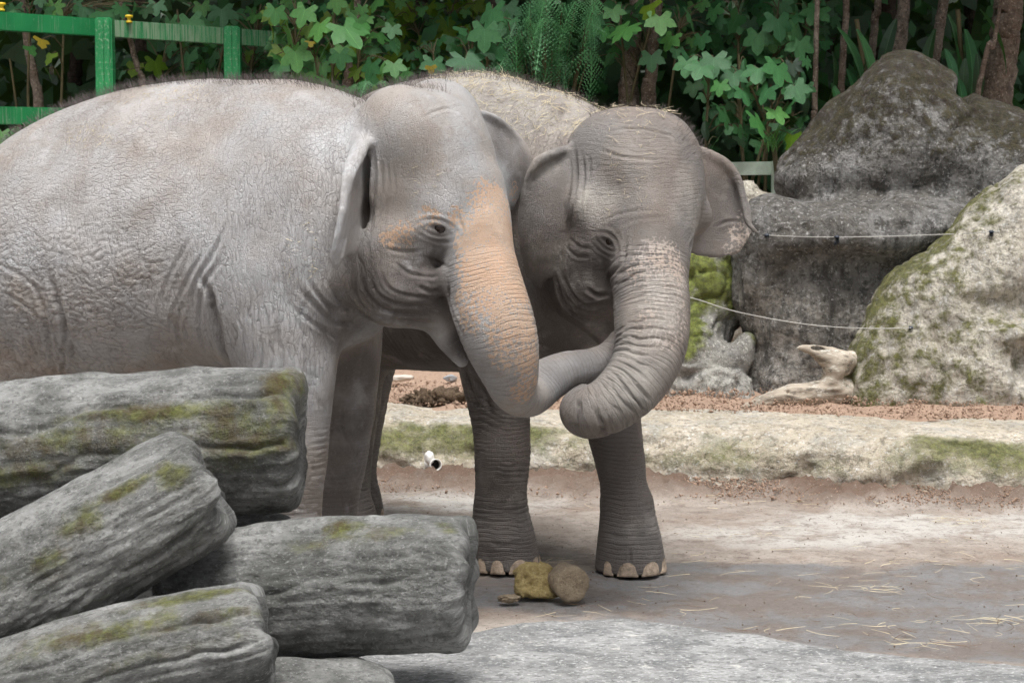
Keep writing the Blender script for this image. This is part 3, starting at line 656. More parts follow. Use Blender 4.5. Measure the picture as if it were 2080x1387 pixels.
def build_b():
    EARS = []
    F = Field((-1.55, 8.6, -0.03), (1.35, 12.0, 2.48), VOX)
    yaw = R(-46); H = np.array((math.cos(yaw), math.sin(yaw)))
    p0 = at(1110, 500, 10.2)[:2]
    body_loft(F, p0, H, [
        (585, 460, 520, .06), (600, 380, 600, .25), (640, 290, 660, .38), (700, 230, 715, .47), (780, 184, 745, .54), (860, 160, 752, .57),
        (950, 147, 755, .575), (1030, 157, 752, .54), (1110, 184, 745, .47), (1180, 222, 720, .40), (1240, 290, 660, .28), (1275, 400, 540, .06)])
    F.tube([P4(1120, 400, 10.15, .44), P4(1180, 410, 9.98, .38), P4(1250, 410, 9.8, .33), P4(1300, 400, 9.66, .28)], 14, .12)
    F.ell(at(1150, 590, 10.0), (.28, .34, .30), yaw, 0, .12)
    # right fore leg (towards the viewer's left)
    F.ell(at(1040, 520, 9.88), (.25, .16, .42), yaw, 0, .14)
    F.tube([P4(1030, 600, 9.95, .235), P4(1008, 720, 9.97, .19), P4(1012, 800, 9.98, .157), P4(1018, 860, 9.98, .141), P4(1020, 920, 9.97, .136), P4(1018, 985, 10.0, .126), P4(1014, 1040, 10.01, .120), P4(1020, 1085, 10.0, .135)], 56, .09)
    foot(F, ground_at(1022, 1152), .172, R(-70))
    # left fore leg
    F.tube([P4(1215, 600, 10.3, .23), P4(1222, 720, 10.22, .18), P4(1238, 800, 10.14, .148), P4(1247, 870, 10.08, .136), P4(1260, 940, 10.03, .124), P4(1267, 1000, 10.01, .110), P4(1270, 1040, 9.99, .108), P4(1276, 1090, 9.98, .128)], 56, .09)
    foot(F, ground_at(1277, 1157), .172, R(-75))
    # hind legs, hidden behind the other animal
    F.tube([P4(690, 600, 11.0, .27), P4(700, 720, 10.95, .2), P4(712, 800, 10.95, .165), P4(705, 900, 11.0, .14), P4(700, 1000, 11.0, .135), P4(700, 1040, 10.98, .15)], 40, .1)
    foot(F, ground_at(700, 1092), .175, yaw)
    F.tube([P4(760, 600, 11.45, .26), P4(745, 700, 11.45, .19), P4(735, 780, 11.45, .16), P4(725, 880, 11.5, .14), P4(715, 960, 11.5, .135), P4(712, 1010, 11.5, .15)], 40, .1)
    foot(F, ground_at(712, 1055), .175, yaw)
    # ---- head
    hy = R(-56)
    F.ell(at(1290, 380, 9.62), (.31, .29, .36), hy, 0, .08)
    F.ell(at(1236, 318, 9.60), (.20, .175, .195), hy, R(10), .07)
    F.ell(at(1338, 318, 9.67), (.20, .175, .20), hy, R(10), .07)
    F.ell(at(1318, 390, 9.48), (.15, .215, .24), hy, 0, .07)
    F.ell(at(1325, 450, 9.40), (.13, .20, .15), hy, 0, .10)
    F.ell(at(1208, 425, 9.47), (.14, .13, .12), hy, 0, .10)
    F.ell(at(1225, 505, 9.52), (.17, .16, .16), hy, 0, .10)
    F.ell(at(1412, 440, 9.66), (.09, .07, .08), hy, 0, .06)
    F.ell(at(1190, 545, 9.60), (.20, .16, .22), hy, R(10), .08)
    F.ell(at(1225, 590, 9.52), (.14, .13, .12), hy, R(10), .06)
    F.ell(at(1330, 580, 9.62), (.15, .15, .2), hy, R(10), .08)
    TR = [P4(1322, 470, 9.42, .185), P4(1320, 520, 9.36, .180), P4(1320, 570, 9.29, .172), P4(1325, 630, 9.22, .167), P4(1322, 700, 9.14, .158), P4(1296, 765, 9.06, .142), P4(1248, 815, 9.0, .126), P4(1200, 838, 8.99, .113), P4(1182, 832, 9.06, .098), P4(1190, 812, 9.16, .075)]
    F.tube(TR, 60, .035)
    # lower jaw, open mouth
    F.tube([P4(1190, 610, 9.62, .12), P4(1220, 650, 9.56, .09), P4(1235, 690, 9.5, .05), P4(1240, 715, 9.46, .028)], 14, .05)
    F.ell(at(1240, 395, 9.24), (.10, .06, .12), hy, 0, .12, cut=True)
    F.ell(at(1392, 395, 9.80), (.10, .07, .24), 0, 0, .06)
    # left ear, spread out to the viewer's right
    root = [at(1385, 302, 9.80), at(1400, 370, 9.82), at(1402, 440, 9.80), at(1392, 505, 9.78)]
    mid = [at(1440, 316, 9.9), at(1468, 370, 9.93), at(1478, 440, 9.93), at(1445, 520, 9.88)]
    edge = [at(1478, 338, 9.98), at(1512, 395, 10.0), at(1524, 462, 9.95), at(1498, 512, 9.92)]
    G = ear_grid(root, edge, mid, .0, (0, -1, 0), ripple=.01)
    EARS.append(G.reshape(-1, 3)); F.sheet(G, .013, .03)
    F.tube([P4(1412, 300, 9.86, .02), P4(1450, 318, 9.9, .024), P4(1482, 340, 9.93, .024), P4(1503, 375, 9.93, .022), P4(1512, 420, 9.9, .02), P4(1522, 456, 9.86, .018), P4(1542, 476, 9.84, .008)], 22, .02)
    # right ear
    root = [at(1160, 303, 9.56), at(1152, 370, 9.50), at(1146, 440, 9.48), at(1140, 500, 9.50), at(1132, 545, 9.54)]
    mid = [at(1128, 312, 9.52), at(1108, 375, 9.46), at(1100, 450, 9.45), at(1102, 520, 9.48), at(1110, 560, 9.52)]
    edge = [at(1090, 328, 9.50), at(1062, 400, 9.52), at(1058, 470, 9.55), at(1072, 545, 9.57), at(1097, 582, 9.58)]
    G = ear_grid(root, edge, mid, .02, (0, 1, 0), ripple=.008)
    EARS.append(G.reshape(-1, 3)); F.sheet(G, .013, .03)
    F.tube([P4(1162, 302, 9.56, .018), P4(1125, 312, 9.50, .024), P4(1092, 330, 9.48, .024), P4(1073, 362, 9.49, .018), P4(1063, 405, 9.51, .014)], 16, .02)
    F.f = np.maximum(F.f, (.003 - F.ax[2])[None, None, :])
    V, Q = F.mesh(2); V, Q = biggest(V, Q)
    return V, Q, dict(trunk=catmull(TR, 60)[:, :3], yaw=yaw, hy=hy, ears=EARS)
# ------------------------------------------------------------------ elephants: skin relief, colour masks, eyes, nails, hair
def refine(V, Q, sel):
    """split the chosen quads in four; neighbours take the new edge points as n-gons, so the skin stays closed"""
    n = len(V); E = np.stack([Q, np.roll(Q, -1, 1)], 2).reshape(-1, 2); Es = np.sort(E, 1)
    key = Es[:, 0].astype(np.int64) * n + Es[:, 1]; u, inv = np.unique(key, return_inverse=True); inv = inv.reshape(-1, 4)
    split = np.zeros(len(u), bool); split[inv[sel].ravel()] = True
    eid = np.full(len(u), -1, np.int64); eid[split] = n + np.arange(split.sum())
    mids = .5 * (V[u[split] // n] + V[u[split] % n]); m = n + len(mids)
    qs = Q[sel]; cen = V[qs].mean(1); fid = m + np.arange(len(qs)); V2 = np.vstack([V, mids, cen]); ee = eid[inv[sel]]
    quads = np.concatenate([np.stack([qs[:, k], ee[:, k], fid, ee[:, (k + 3) % 4]], 1) for k in range(4)])
    rest = Q[~sel]; er = eid[inv[~sel]]; any_ = (er >= 0).any(1)
    quads = np.concatenate([quads, rest[~any_]]); ng = []
    for q, e in zip(rest[any_], er[any_]):
        p = []
        for k in range(4):
            p.append(int(q[k]))
            if e[k] >= 0: p.append(int(e[k]))
        ng.append(p)
    fine = np.zeros(len(V2), bool); fine[quads[:4 * len(qs)].ravel()] = True
    for _ in range(2):                                  # even out the refined part
        S = np.zeros_like(V2); C = np.zeros(len(V2)); qq = quads[:4 * len(qs)]
        for a in range(4):
            for b in (1, 3):
                for c in range(3): S[:, c] += np.bincount(qq[:, a], V2[qq[:, (a + b) % 4], c], len(V2))
                C += np.bincount(qq[:, a], minlength=len(V2))
        mk = fine & (C > 0); V2[mk] += .5 * (S[mk] / C[mk][:, None] - V2[mk])
    return V2, quads, ng, fine
def cells(p, seed):
    """cellular noise: distance gap between the two nearest cell points (0 on the cell borders)"""
    rs = np.random.RandomState(seed); T = rs.rand(32, 32, 32, 3).astype(np.float32)
    p = np.asarray(p, np.float32); b = np.floor(p).astype(np.int32)
    f1 = np.full(len(p), 9, np.float32); f2 = f1.copy()
    for dx in (-1, 0, 1):
        for dy in (-1, 0, 1):
            for dz in (-1, 0, 1):
                c = b + np.array((dx, dy, dz), np.int32); q = T[c[:, 0] & 31, c[:, 1] & 31, c[:, 2] & 31] + c - p
                d = np.sqrt((q * q).sum(1)); m = d < f1
                f2 = np.where(m, f1, np.minimum(f2, d)); f1 = np.where(m, d, f1)
    return f2 - f1
def crease(x, w): return -np.exp(-np.abs(x) / w)
def lines(phi, amp, sharp=5):
    return -((.5 + .5 * np.cos(2 * np.pi * phi)) ** sharp) * amp
class Skin:
    def __init__(s, V, Q, seed):
        N0 = normals(V, Q); to = np.array((0, 0, CAM_Z)) - V; to /= np.linalg.norm(to, axis=1)[:, None]
        face = (N0 * to).sum(1) > -.15
        AV, s.Q, s.ng, fine = refine(V, Q, face[Q].any(1))
        AN = normals(AV, s.Q); s.AV = AV; s.AN = AN; s.i = np.where(fine)[0]       # relief only where the skin is fine
        s.V0 = AV[s.i].astype(np.float32); s.N = AN[s.i].astype(np.float32); s.vn = VN(seed); s.d = np.zeros(len(s.i), np.float32)
        s.V = s.V0
        s.bvh = BVHTree.FromPolygons([tuple(p) for p in V], [tuple(q) for q in Q])
        s.o = Vector((0, 0, CAM_Z))
    def near(s, clouds, r):
        m = np.zeros(len(s.V0), np.float32)
        for C in clouds:
            C = C[::2].astype(np.float32); lo, hi = C.min(0) - r, C.max(0) + r
            i = np.where(((s.V0 > lo) & (s.V0 < hi)).all(1))[0]
            for k in range(0, len(i), 4000):
                j = i[k:k + 4000]; d = ((s.V0[j][:, None] - C[None]) ** 2).sum(2).min(1) ** .5
                m[j] = np.maximum(m[j], 1 - sstep(.5 * r, r, d))
        return m
    def full(s, a, fill=0.0):
        out = np.full(len(s.AV), fill, np.float32); out[s.i] = a; return out
    def hit(s, px, py):
        d = Vector(ray(px, py)); r = s.bvh.ray_cast(s.o, d.normalized())
        return None if r[0] is None else np.array(r[0])
    def line(s, pts, n=None):
        P = catmull(pts, n or max(6, 5 * len(pts)))
        H = [s.hit(*p) for p in P]; H = [h for h in H if h is not None]
        if not H: return np.zeros((0, 3))
        out = [H[0]]
        for h in H[1:]:
            if np.linalg.norm(h - out[-1]) < 0.14: out.append(h)
        return np.array(out)
    def fold(s, pts, depth=.012, w=.012, lift=.5):
        P = s.line(pts)
        if len(P) < 2: return
        lo, hi = P.min(0) - 6 * w, P.max(0) + 6 * w
        m = ((s.V > lo) & (s.V < hi)).all(1); i = np.where(m)[0]
        d, sl = poly_dist(s.V0[i], P); L = np.linalg.norm(np.diff(P, axis=0), axis=1).sum()
        d = d + .25 * w * s.vn(s.V0[i] * 40)
        end = np.clip(np.minimum(sl, L - sl) / (.22 * L), .12, 1)
        s.d[i] += end * depth * (-np.exp(-(d / w) ** 2) + lift * np.exp(-((d - 2.1 * w) / w) ** 2))
    def spots(s, rows):
        """mask from places on the skin: px, py, radius, weight"""
        m = np.zeros(len(s.V))
        for px, py, r, w in rows:
            h = s.hit(px, py)
            if h is None: continue
            d = np.linalg.norm(s.V0 - h, axis=1); m = np.maximum(m, w * (1 - sstep(.35 * r, r, d)))
        return m
    def apply(s):
        s.V = s.V0 + s.N * s.d[:, None]; s.AV[s.i] = s.V
    def push(s, px, py, r, amt):
        h = s.hit(px, py); d = np.linalg.norm(s.V0 - h, axis=1); s.d += amt * np.exp(-(d / r) ** 2)

def eye_relief(s, c, n, t, size, droop):
    """lids and bags round an eye at c; n outwards, t along the eye"""
    b = np.cross(n, t); b /= np.linalg.norm(b); b = b if b[2] > 0 else -b
    q = s.V0 - c; a_ = (q @ t) / (1.45 * size); b_ = (q @ b) / size; m = (np.abs(q @ n) < .07) & (np.abs(a_) < 4.5) & (np.abs(b_) < 4.5)
    a, bb = a_[m], b_[m]; g = lambda x, w: np.exp(-(x / w) ** 2)
    side = g(a, 2.3)
    arc = lambda h, cur: bb - (h - cur * a * a)
    h = 0
    h = h - .8 * np.exp(-((a / 1.0) ** 4 + (bb / .5) ** 4))               # slit
    h = h + .55 * g(arc(.85, .28), .38) * side                               # upper lid
    h = h - .55 * g(arc(1.75, .22), .22) * side + .4 * g(arc(2.3, .2), .4) * side
    h = h - .25 * g(arc(3.0, .16), .2) * side
    h = h + .28 * g(arc(-.85, -.25), .32) * side                              # lower lid
    h = h - .4 * g(arc(-1.5, -.22), .2) * side + .35 * g(arc(-2.1, -.2), .4) * side
    h = h - .4 * g(arc(-2.8, -.17), .22) * side + .25 * g(arc(-3.3, -.15), .4) * side
    h = h - .3 * g(a - 1.6 - .3 * bb, .2) * g(bb, 1.0)
    s.d[m] += h * size * .40

def skin_material(name, base, warm, dark, pink_c, wr, ringk=1.0, pale_c=(.5, .5, .5)):
    mt = bpy.data.materials.new(name); mt.use_nodes = True; nt = mt.node_tree; N, L = nt.nodes, nt.links
    bs = N['Principled BSDF']; bs.inputs['Roughness'].default_value = .72
    def nd(t, **k):
        n = N.new(t)
        for a, b in k.items(): setattr(n, a, b)
        return n
    tc = nd('ShaderNodeTexCoord'); ob = tc.outputs['Object']
    def noise(scale, detail=4, rough=.55, vec=ob):
        n = nd('ShaderNodeTexNoise'); n.inputs['Scale'].default_value = scale; n.inputs['Detail'].default_value = detail
        n.inputs['Roughness'].default_value = rough; L.new(vec, n.inputs['Vector']); return n.outputs['Fac']
    def ramp(v, a, b):
        n = nd('ShaderNodeMapRange', interpolation_type='SMOOTHSTEP'); n.inputs[1].default_value = a; n.inputs[2].default_value = b
        L.new(v, n.inputs[0]); return n.outputs[0]
    def mixc(f, a, b):
        n = nd('ShaderNodeMix', data_type='RGBA')
        L.new(f, n.inputs[0]) if not isinstance(f, float) else setattr(n.inputs[0], 'default_value', f)
        for v, i in ((a, 6), (b, 7)):
            if isinstance(v, tuple): n.inputs[i].default_value = (*v, 1)
            else: L.new(v, n.inputs[i])
        return n.outputs[2]
    def mth(op, a, b=None):
        n = nd('ShaderNodeMath', operation=op)
        for i, v in enumerate((a, b)):
            if v is None: continue
            if isinstance(v, (int, float)): n.inputs[i].default_value = v
            else: L.new(v, n.inputs[i])
        return n.outputs[0]
    at_ = nd('ShaderNodeAttribute', attribute_name='tone'); sp = nd('ShaderNodeSeparateXYZ'); L.new(at_.outputs['Vector'], sp.inputs[0])
    pk, br, dk = sp.outputs
    at2 = nd('ShaderNodeAttribute', attribute_name='tone2'); sp2 = nd('ShaderNodeSeparateXYZ'); L.new(at2.outputs['Vector'], sp2.inputs[0])
    pale = sp2.outputs[0]; shade_grime = sp2.outputs[1]
    c = mixc(ramp(noise(2.6, 5, .6), .38, .62), base, warm)
    c = mixc(mth('MULTIPLY', br, ramp(noise(5, 6, .65), .25, .7)), c, warm)
    c = mixc(mth('MULTIPLY', pale, ramp(noise(7, 6, .65), .2, .65)), c, pale_c)
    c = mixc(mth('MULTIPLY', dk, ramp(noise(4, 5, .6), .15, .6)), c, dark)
    c = mixc(mth('MULTIPLY', ramp(noise(3.6, 6, .66), .50, .64), .38), c, tuple(x * .62 for x in warm))
    c = mixc(mth('MULTIPLY', ramp(noise(4.7, 6, .66), .53, .68), .40), c, pale_c)
    c = mixc(mth('MULTIPLY', ramp(noise(38, 5, .7), .5, .78), .35), c, tuple(x * .62 for x in warm))
    c = mixc(mth('MULTIPLY', ramp(noise(90, 4, .7), .55, .75), .25), c, tuple(min(1, x * 1.5) for x in base))
    c = mixc(mth('MULTIPLY', shade_grime, .3), c, tuple(x * .55 for x in dark))      # shade painted into the deep creases, with some held mud
    # pink skin with dark freckles
    vo = nd('ShaderNodeTexVoronoi'); vo.inputs['Scale'].default_value = 70; L.new(ob, vo.inputs['Vector'])
    nz = noise(24, 4, .65)
    pj = mth('ADD', pk, mth('MULTIPLY', mth('SUBTRACT', nz, .5), .7))
    patch = ramp(pk, .06, .22)
    frk = ramp(mth('SUBTRACT', vo.outputs['Distance'], mth('MULTIPLY', mth('SUBTRACT', 1.02, pj), .80)), -.06, .16)
    pc = mixc(ramp(noise(9, 4), .3, .7), pink_c, tuple(x * y for x, y in zip(pink_c, (.93, 1.04, 1.15))))
    c = mixc(mth('MULTIPLY', patch, mth('MULTIPLY', frk, .85)), c, pc)
    # fine skin grain
    v2 = nd('ShaderNodeTexVoronoi', feature='DISTANCE_TO_EDGE'); v2.inputs['Scale'].default_value = 105
    wv = nd('ShaderNodeVectorMath', operation='ADD'); nc = nd('ShaderNodeTexNoise'); nc.inputs['Scale'].default_value = 25; L.new(ob, nc.inputs['Vector'])
    sc = nd('ShaderNodeVectorMath', operation='SCALE'); sc.inputs['Scale'].default_value = .02; L.new(nc.outputs['Color'], sc.inputs[0])
    L.new(ob, wv.inputs[0]); L.new(sc.outputs[0], wv.inputs[1]); L.new(wv.outputs[0], v2.inputs['Vector'])
    hgt = mth('ADD', mth('MULTIPLY', ramp(v2.outputs['Distance'], 0, .12), .6), mth('MULTIPLY', noise(160, 3, .6), .5))
    # crisp wrinkle lines that follow the limbs (ph: distance along limb, along body, limb weight)
    a3 = nd('ShaderNodeAttribute', attribute_name='ph'); s3 = nd('ShaderNodeSeparateXYZ'); L.new(a3.outputs['Vector'], s3.inputs[0])
    ring, alo, rw = s3.outputs; so = nd('ShaderNodeSeparateXYZ'); L.new(ob, so.inputs[0]); zz = so.outputs[2]
    def wl(x, f, wsc, wamt, nsc, lo, hi, p=5, seed=0.0):
        w = mth('MULTIPLY', noise(wsc, 2, .5), wamt)
        c_ = mth('COSINE', mth('MULTIPLY', mth('ADD', mth('MULTIPLY', x, f), mth('ADD', w, seed)), 6.2832))
        l_ = mth('POWER', mth('ADD', mth('MULTIPLY', c_, .5), .5), p)
        return mth('MULTIPLY', l_, ramp(noise(nsc, 2, .5), lo, hi))
    def net(scale_v, sc_, width, seed):
        vv = nd('ShaderNodeVectorMath', operation='MULTIPLY'); L.new(ob, vv.inputs[0]); vv.inputs[1].default_value = scale_v
        wn = nd('ShaderNodeTexNoise'); wn.inputs['Scale'].default_value = 9; wn.inputs['Detail'].default_value = 3; L.new(ob, wn.inputs['Vector'])
        ws = nd('ShaderNodeVectorMath', operation='MULTIPLY_ADD'); L.new(wn.outputs['Color'], ws.inputs[0]); ws.inputs[1].default_value = (.07, .07, .07); L.new(vv.outputs[0], ws.inputs[2])
        vo_ = nd('ShaderNodeTexVoronoi', feature='DISTANCE_TO_EDGE'); vo_.inputs['Scale'].default_value = sc_; L.new(ws.outputs[0], vo_.inputs['Vector'])
        return ramp(vo_.outputs['Distance'], width, 0.0)
    rearw = nd('ShaderNodeAttribute', attribute_name='rearw').outputs['Fac']
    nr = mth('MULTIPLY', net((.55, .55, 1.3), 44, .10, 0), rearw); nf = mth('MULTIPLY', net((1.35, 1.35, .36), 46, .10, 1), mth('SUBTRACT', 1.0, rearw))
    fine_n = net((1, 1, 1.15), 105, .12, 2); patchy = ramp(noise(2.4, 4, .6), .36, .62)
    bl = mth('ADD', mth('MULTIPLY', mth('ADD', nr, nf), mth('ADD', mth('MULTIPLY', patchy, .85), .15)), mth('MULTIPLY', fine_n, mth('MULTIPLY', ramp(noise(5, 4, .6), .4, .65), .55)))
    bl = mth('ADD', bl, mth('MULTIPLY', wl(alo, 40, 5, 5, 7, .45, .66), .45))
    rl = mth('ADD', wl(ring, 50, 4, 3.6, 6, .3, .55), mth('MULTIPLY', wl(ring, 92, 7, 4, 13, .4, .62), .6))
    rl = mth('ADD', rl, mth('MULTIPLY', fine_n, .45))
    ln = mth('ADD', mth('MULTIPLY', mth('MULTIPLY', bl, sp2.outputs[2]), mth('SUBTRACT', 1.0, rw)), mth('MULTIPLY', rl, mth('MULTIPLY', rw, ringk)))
    c = mixc(mth('MULTIPLY', mth('MINIMUM', ln, 1.0), .30), c, tuple(x * .8 for x in dark)); L.new(c, bs.inputs['Base Color'])      # wrinkle lines painted darker: crease shade plus mud
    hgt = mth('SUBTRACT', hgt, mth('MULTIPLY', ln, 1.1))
    bp = nd('ShaderNodeBump'); bp.inputs['Strength'].default_value = wr * 1.3; bp.inputs['Distance'].default_value = .006
    L.new(hgt, bp.inputs['Height']); L.new(bp.outputs[0], bs.inputs['Normal'])
    L.new(ramp(noise(12, 3), .0, 1.4), bs.inputs['Roughness'])
    rr = nd('ShaderNodeMapRange'); rr.inputs[3].default_value = .40; rr.inputs[4].default_value = .72
    L.new(noise(12, 3), rr.inputs[0]); L.new(rr.outputs[0], bs.inputs['Roughness'])
    return mt

M_EYE = plain('eye_dark', (.018, .011, .008), .05, .3, 60)
M_NAIL = plain('toenail_horn', (.44, .345, .26), .6, .5, 34, .6)
M_HAIR = plain('hair_grey_brown', (.12, .10, .095), .6, .3, 8)

def nails(parent, p, r, yaw, angs):
    """horn nails set in the front rim of a foot"""
    for ang, w in angs:
        a = yaw + R(ang); c = np.array((p[0] + .02 * math.cos(yaw) + math.cos(a) * (r - .022), p[1] + .02 * math.sin(yaw) + math.sin(a) * (r - .022), .0))
        t = np.array((-math.sin(a), math.cos(a), 0)); n = np.array((math.cos(a), math.sin(a), 0)); v, f = [], []
        nu, nv = 12, 6
        for j in range(nv):
            q = j / (nv - 1); z = .004 + q * .066; taper = 1.0
            for i in range(nu):
                u = -1 + 2 * i / (nu - 1)
                out = .030 * math.sqrt(max(0, 1 - u * u * .92)) * (1 - .38 * q)
                v.append(tuple(c + t * u * w * (.25 + .75 * taper) + n * out + np.array((0, 0, z * math.sqrt(max(.02, 1 - .97 * u * u))))))
        for j in range(nv - 1):
            for i in range(nu - 1): f.append((j * nu + i, j * nu + i + 1, (j + 1) * nu + i + 1, (j + 1) * nu + i))
        f.append(tuple(range(nu))[::-1])
        obj('toenail', mesh_np('toenail', v, faces=f), M_NAIL, parent)

def hair_mesh(name, roots, dirs, length, width, rs, curl=.35, sag=.3):
    """tapered bent blades"""
    v, f = [], []
    for p, d in zip(roots, dirs):
        l = length * rs.uniform(.45, 1.15); d = d + rs.normal(0, curl, 3); d /= np.linalg.norm(d) + 1e-9
        w = np.cross(d, (rs.normal(), rs.normal(), rs.normal())); w /= np.linalg.norm(w) + 1e-9; w *= width * .5
        b = len(v); m = p + d * l * .5; e = p + d * l + np.array((rs.normal(0, .15), rs.normal(0, .15), -sag * rs.rand())) * l * .5
        v += [p - w, p + w, m - w * .8, m + w * .8, e]
        f += [(b, b + 1, b + 3, b + 2), (b + 2, b + 3, b + 4)]
    return mesh_np(name, v, faces=f)

def finish(s, name, mat, tone, tone2, label):
    root = empty(name, (float(s.AV[:, 0].mean()), float(s.AV[:, 1].mean()), 0)); tag(root, label, 'elephant', 'two elephants standing head to head')
    nq, ng = len(s.Q), s.ng; me = bpy.data.meshes.new('body'); V = s.AV.astype(np.float32)
    li = np.concatenate([s.Q.ravel(), np.array([i for p in ng for i in p], np.int64)]).astype(np.int32)
    ls = np.concatenate([np.arange(nq) * 4, nq * 4 + np.concatenate([[0], np.cumsum([len(p) for p in ng])[:-1]])]).astype(np.int32)
    me.vertices.add(len(V)); me.vertices.foreach_set('co', V.ravel()); me.loops.add(len(li)); me.loops.foreach_set('vertex_index', li)
    me.polygons.add(len(ls)); me.polygons.foreach_set('loop_start', ls); me.update(calc_edges=True); me.validate()
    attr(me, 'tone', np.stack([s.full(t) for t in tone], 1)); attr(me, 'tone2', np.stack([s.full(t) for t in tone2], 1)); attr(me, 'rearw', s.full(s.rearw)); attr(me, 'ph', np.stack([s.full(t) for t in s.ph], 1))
    b = obj('body', me, mat, root); b.matrix_parent_inverse = Matrix.Translation(root.location).inverted()
    return root, Matrix.Translation(root.location).inverted()

def eyeball(s, root, inv, c, n, r):
    bm = bmesh.new(); bmesh.ops.create_uvsphere(bm, u_segments=20, v_segments=12, radius=r)
    bmesh.ops.translate(bm, verts=bm.verts, vec=Vector(c - n * (r * .93)))
    me = bpy.data.meshes.new('eye'); bm.to_mesh(me); bm.free()
    o = obj('eye', me, M_EYE, root); o.matrix_parent_inverse = inv; return o

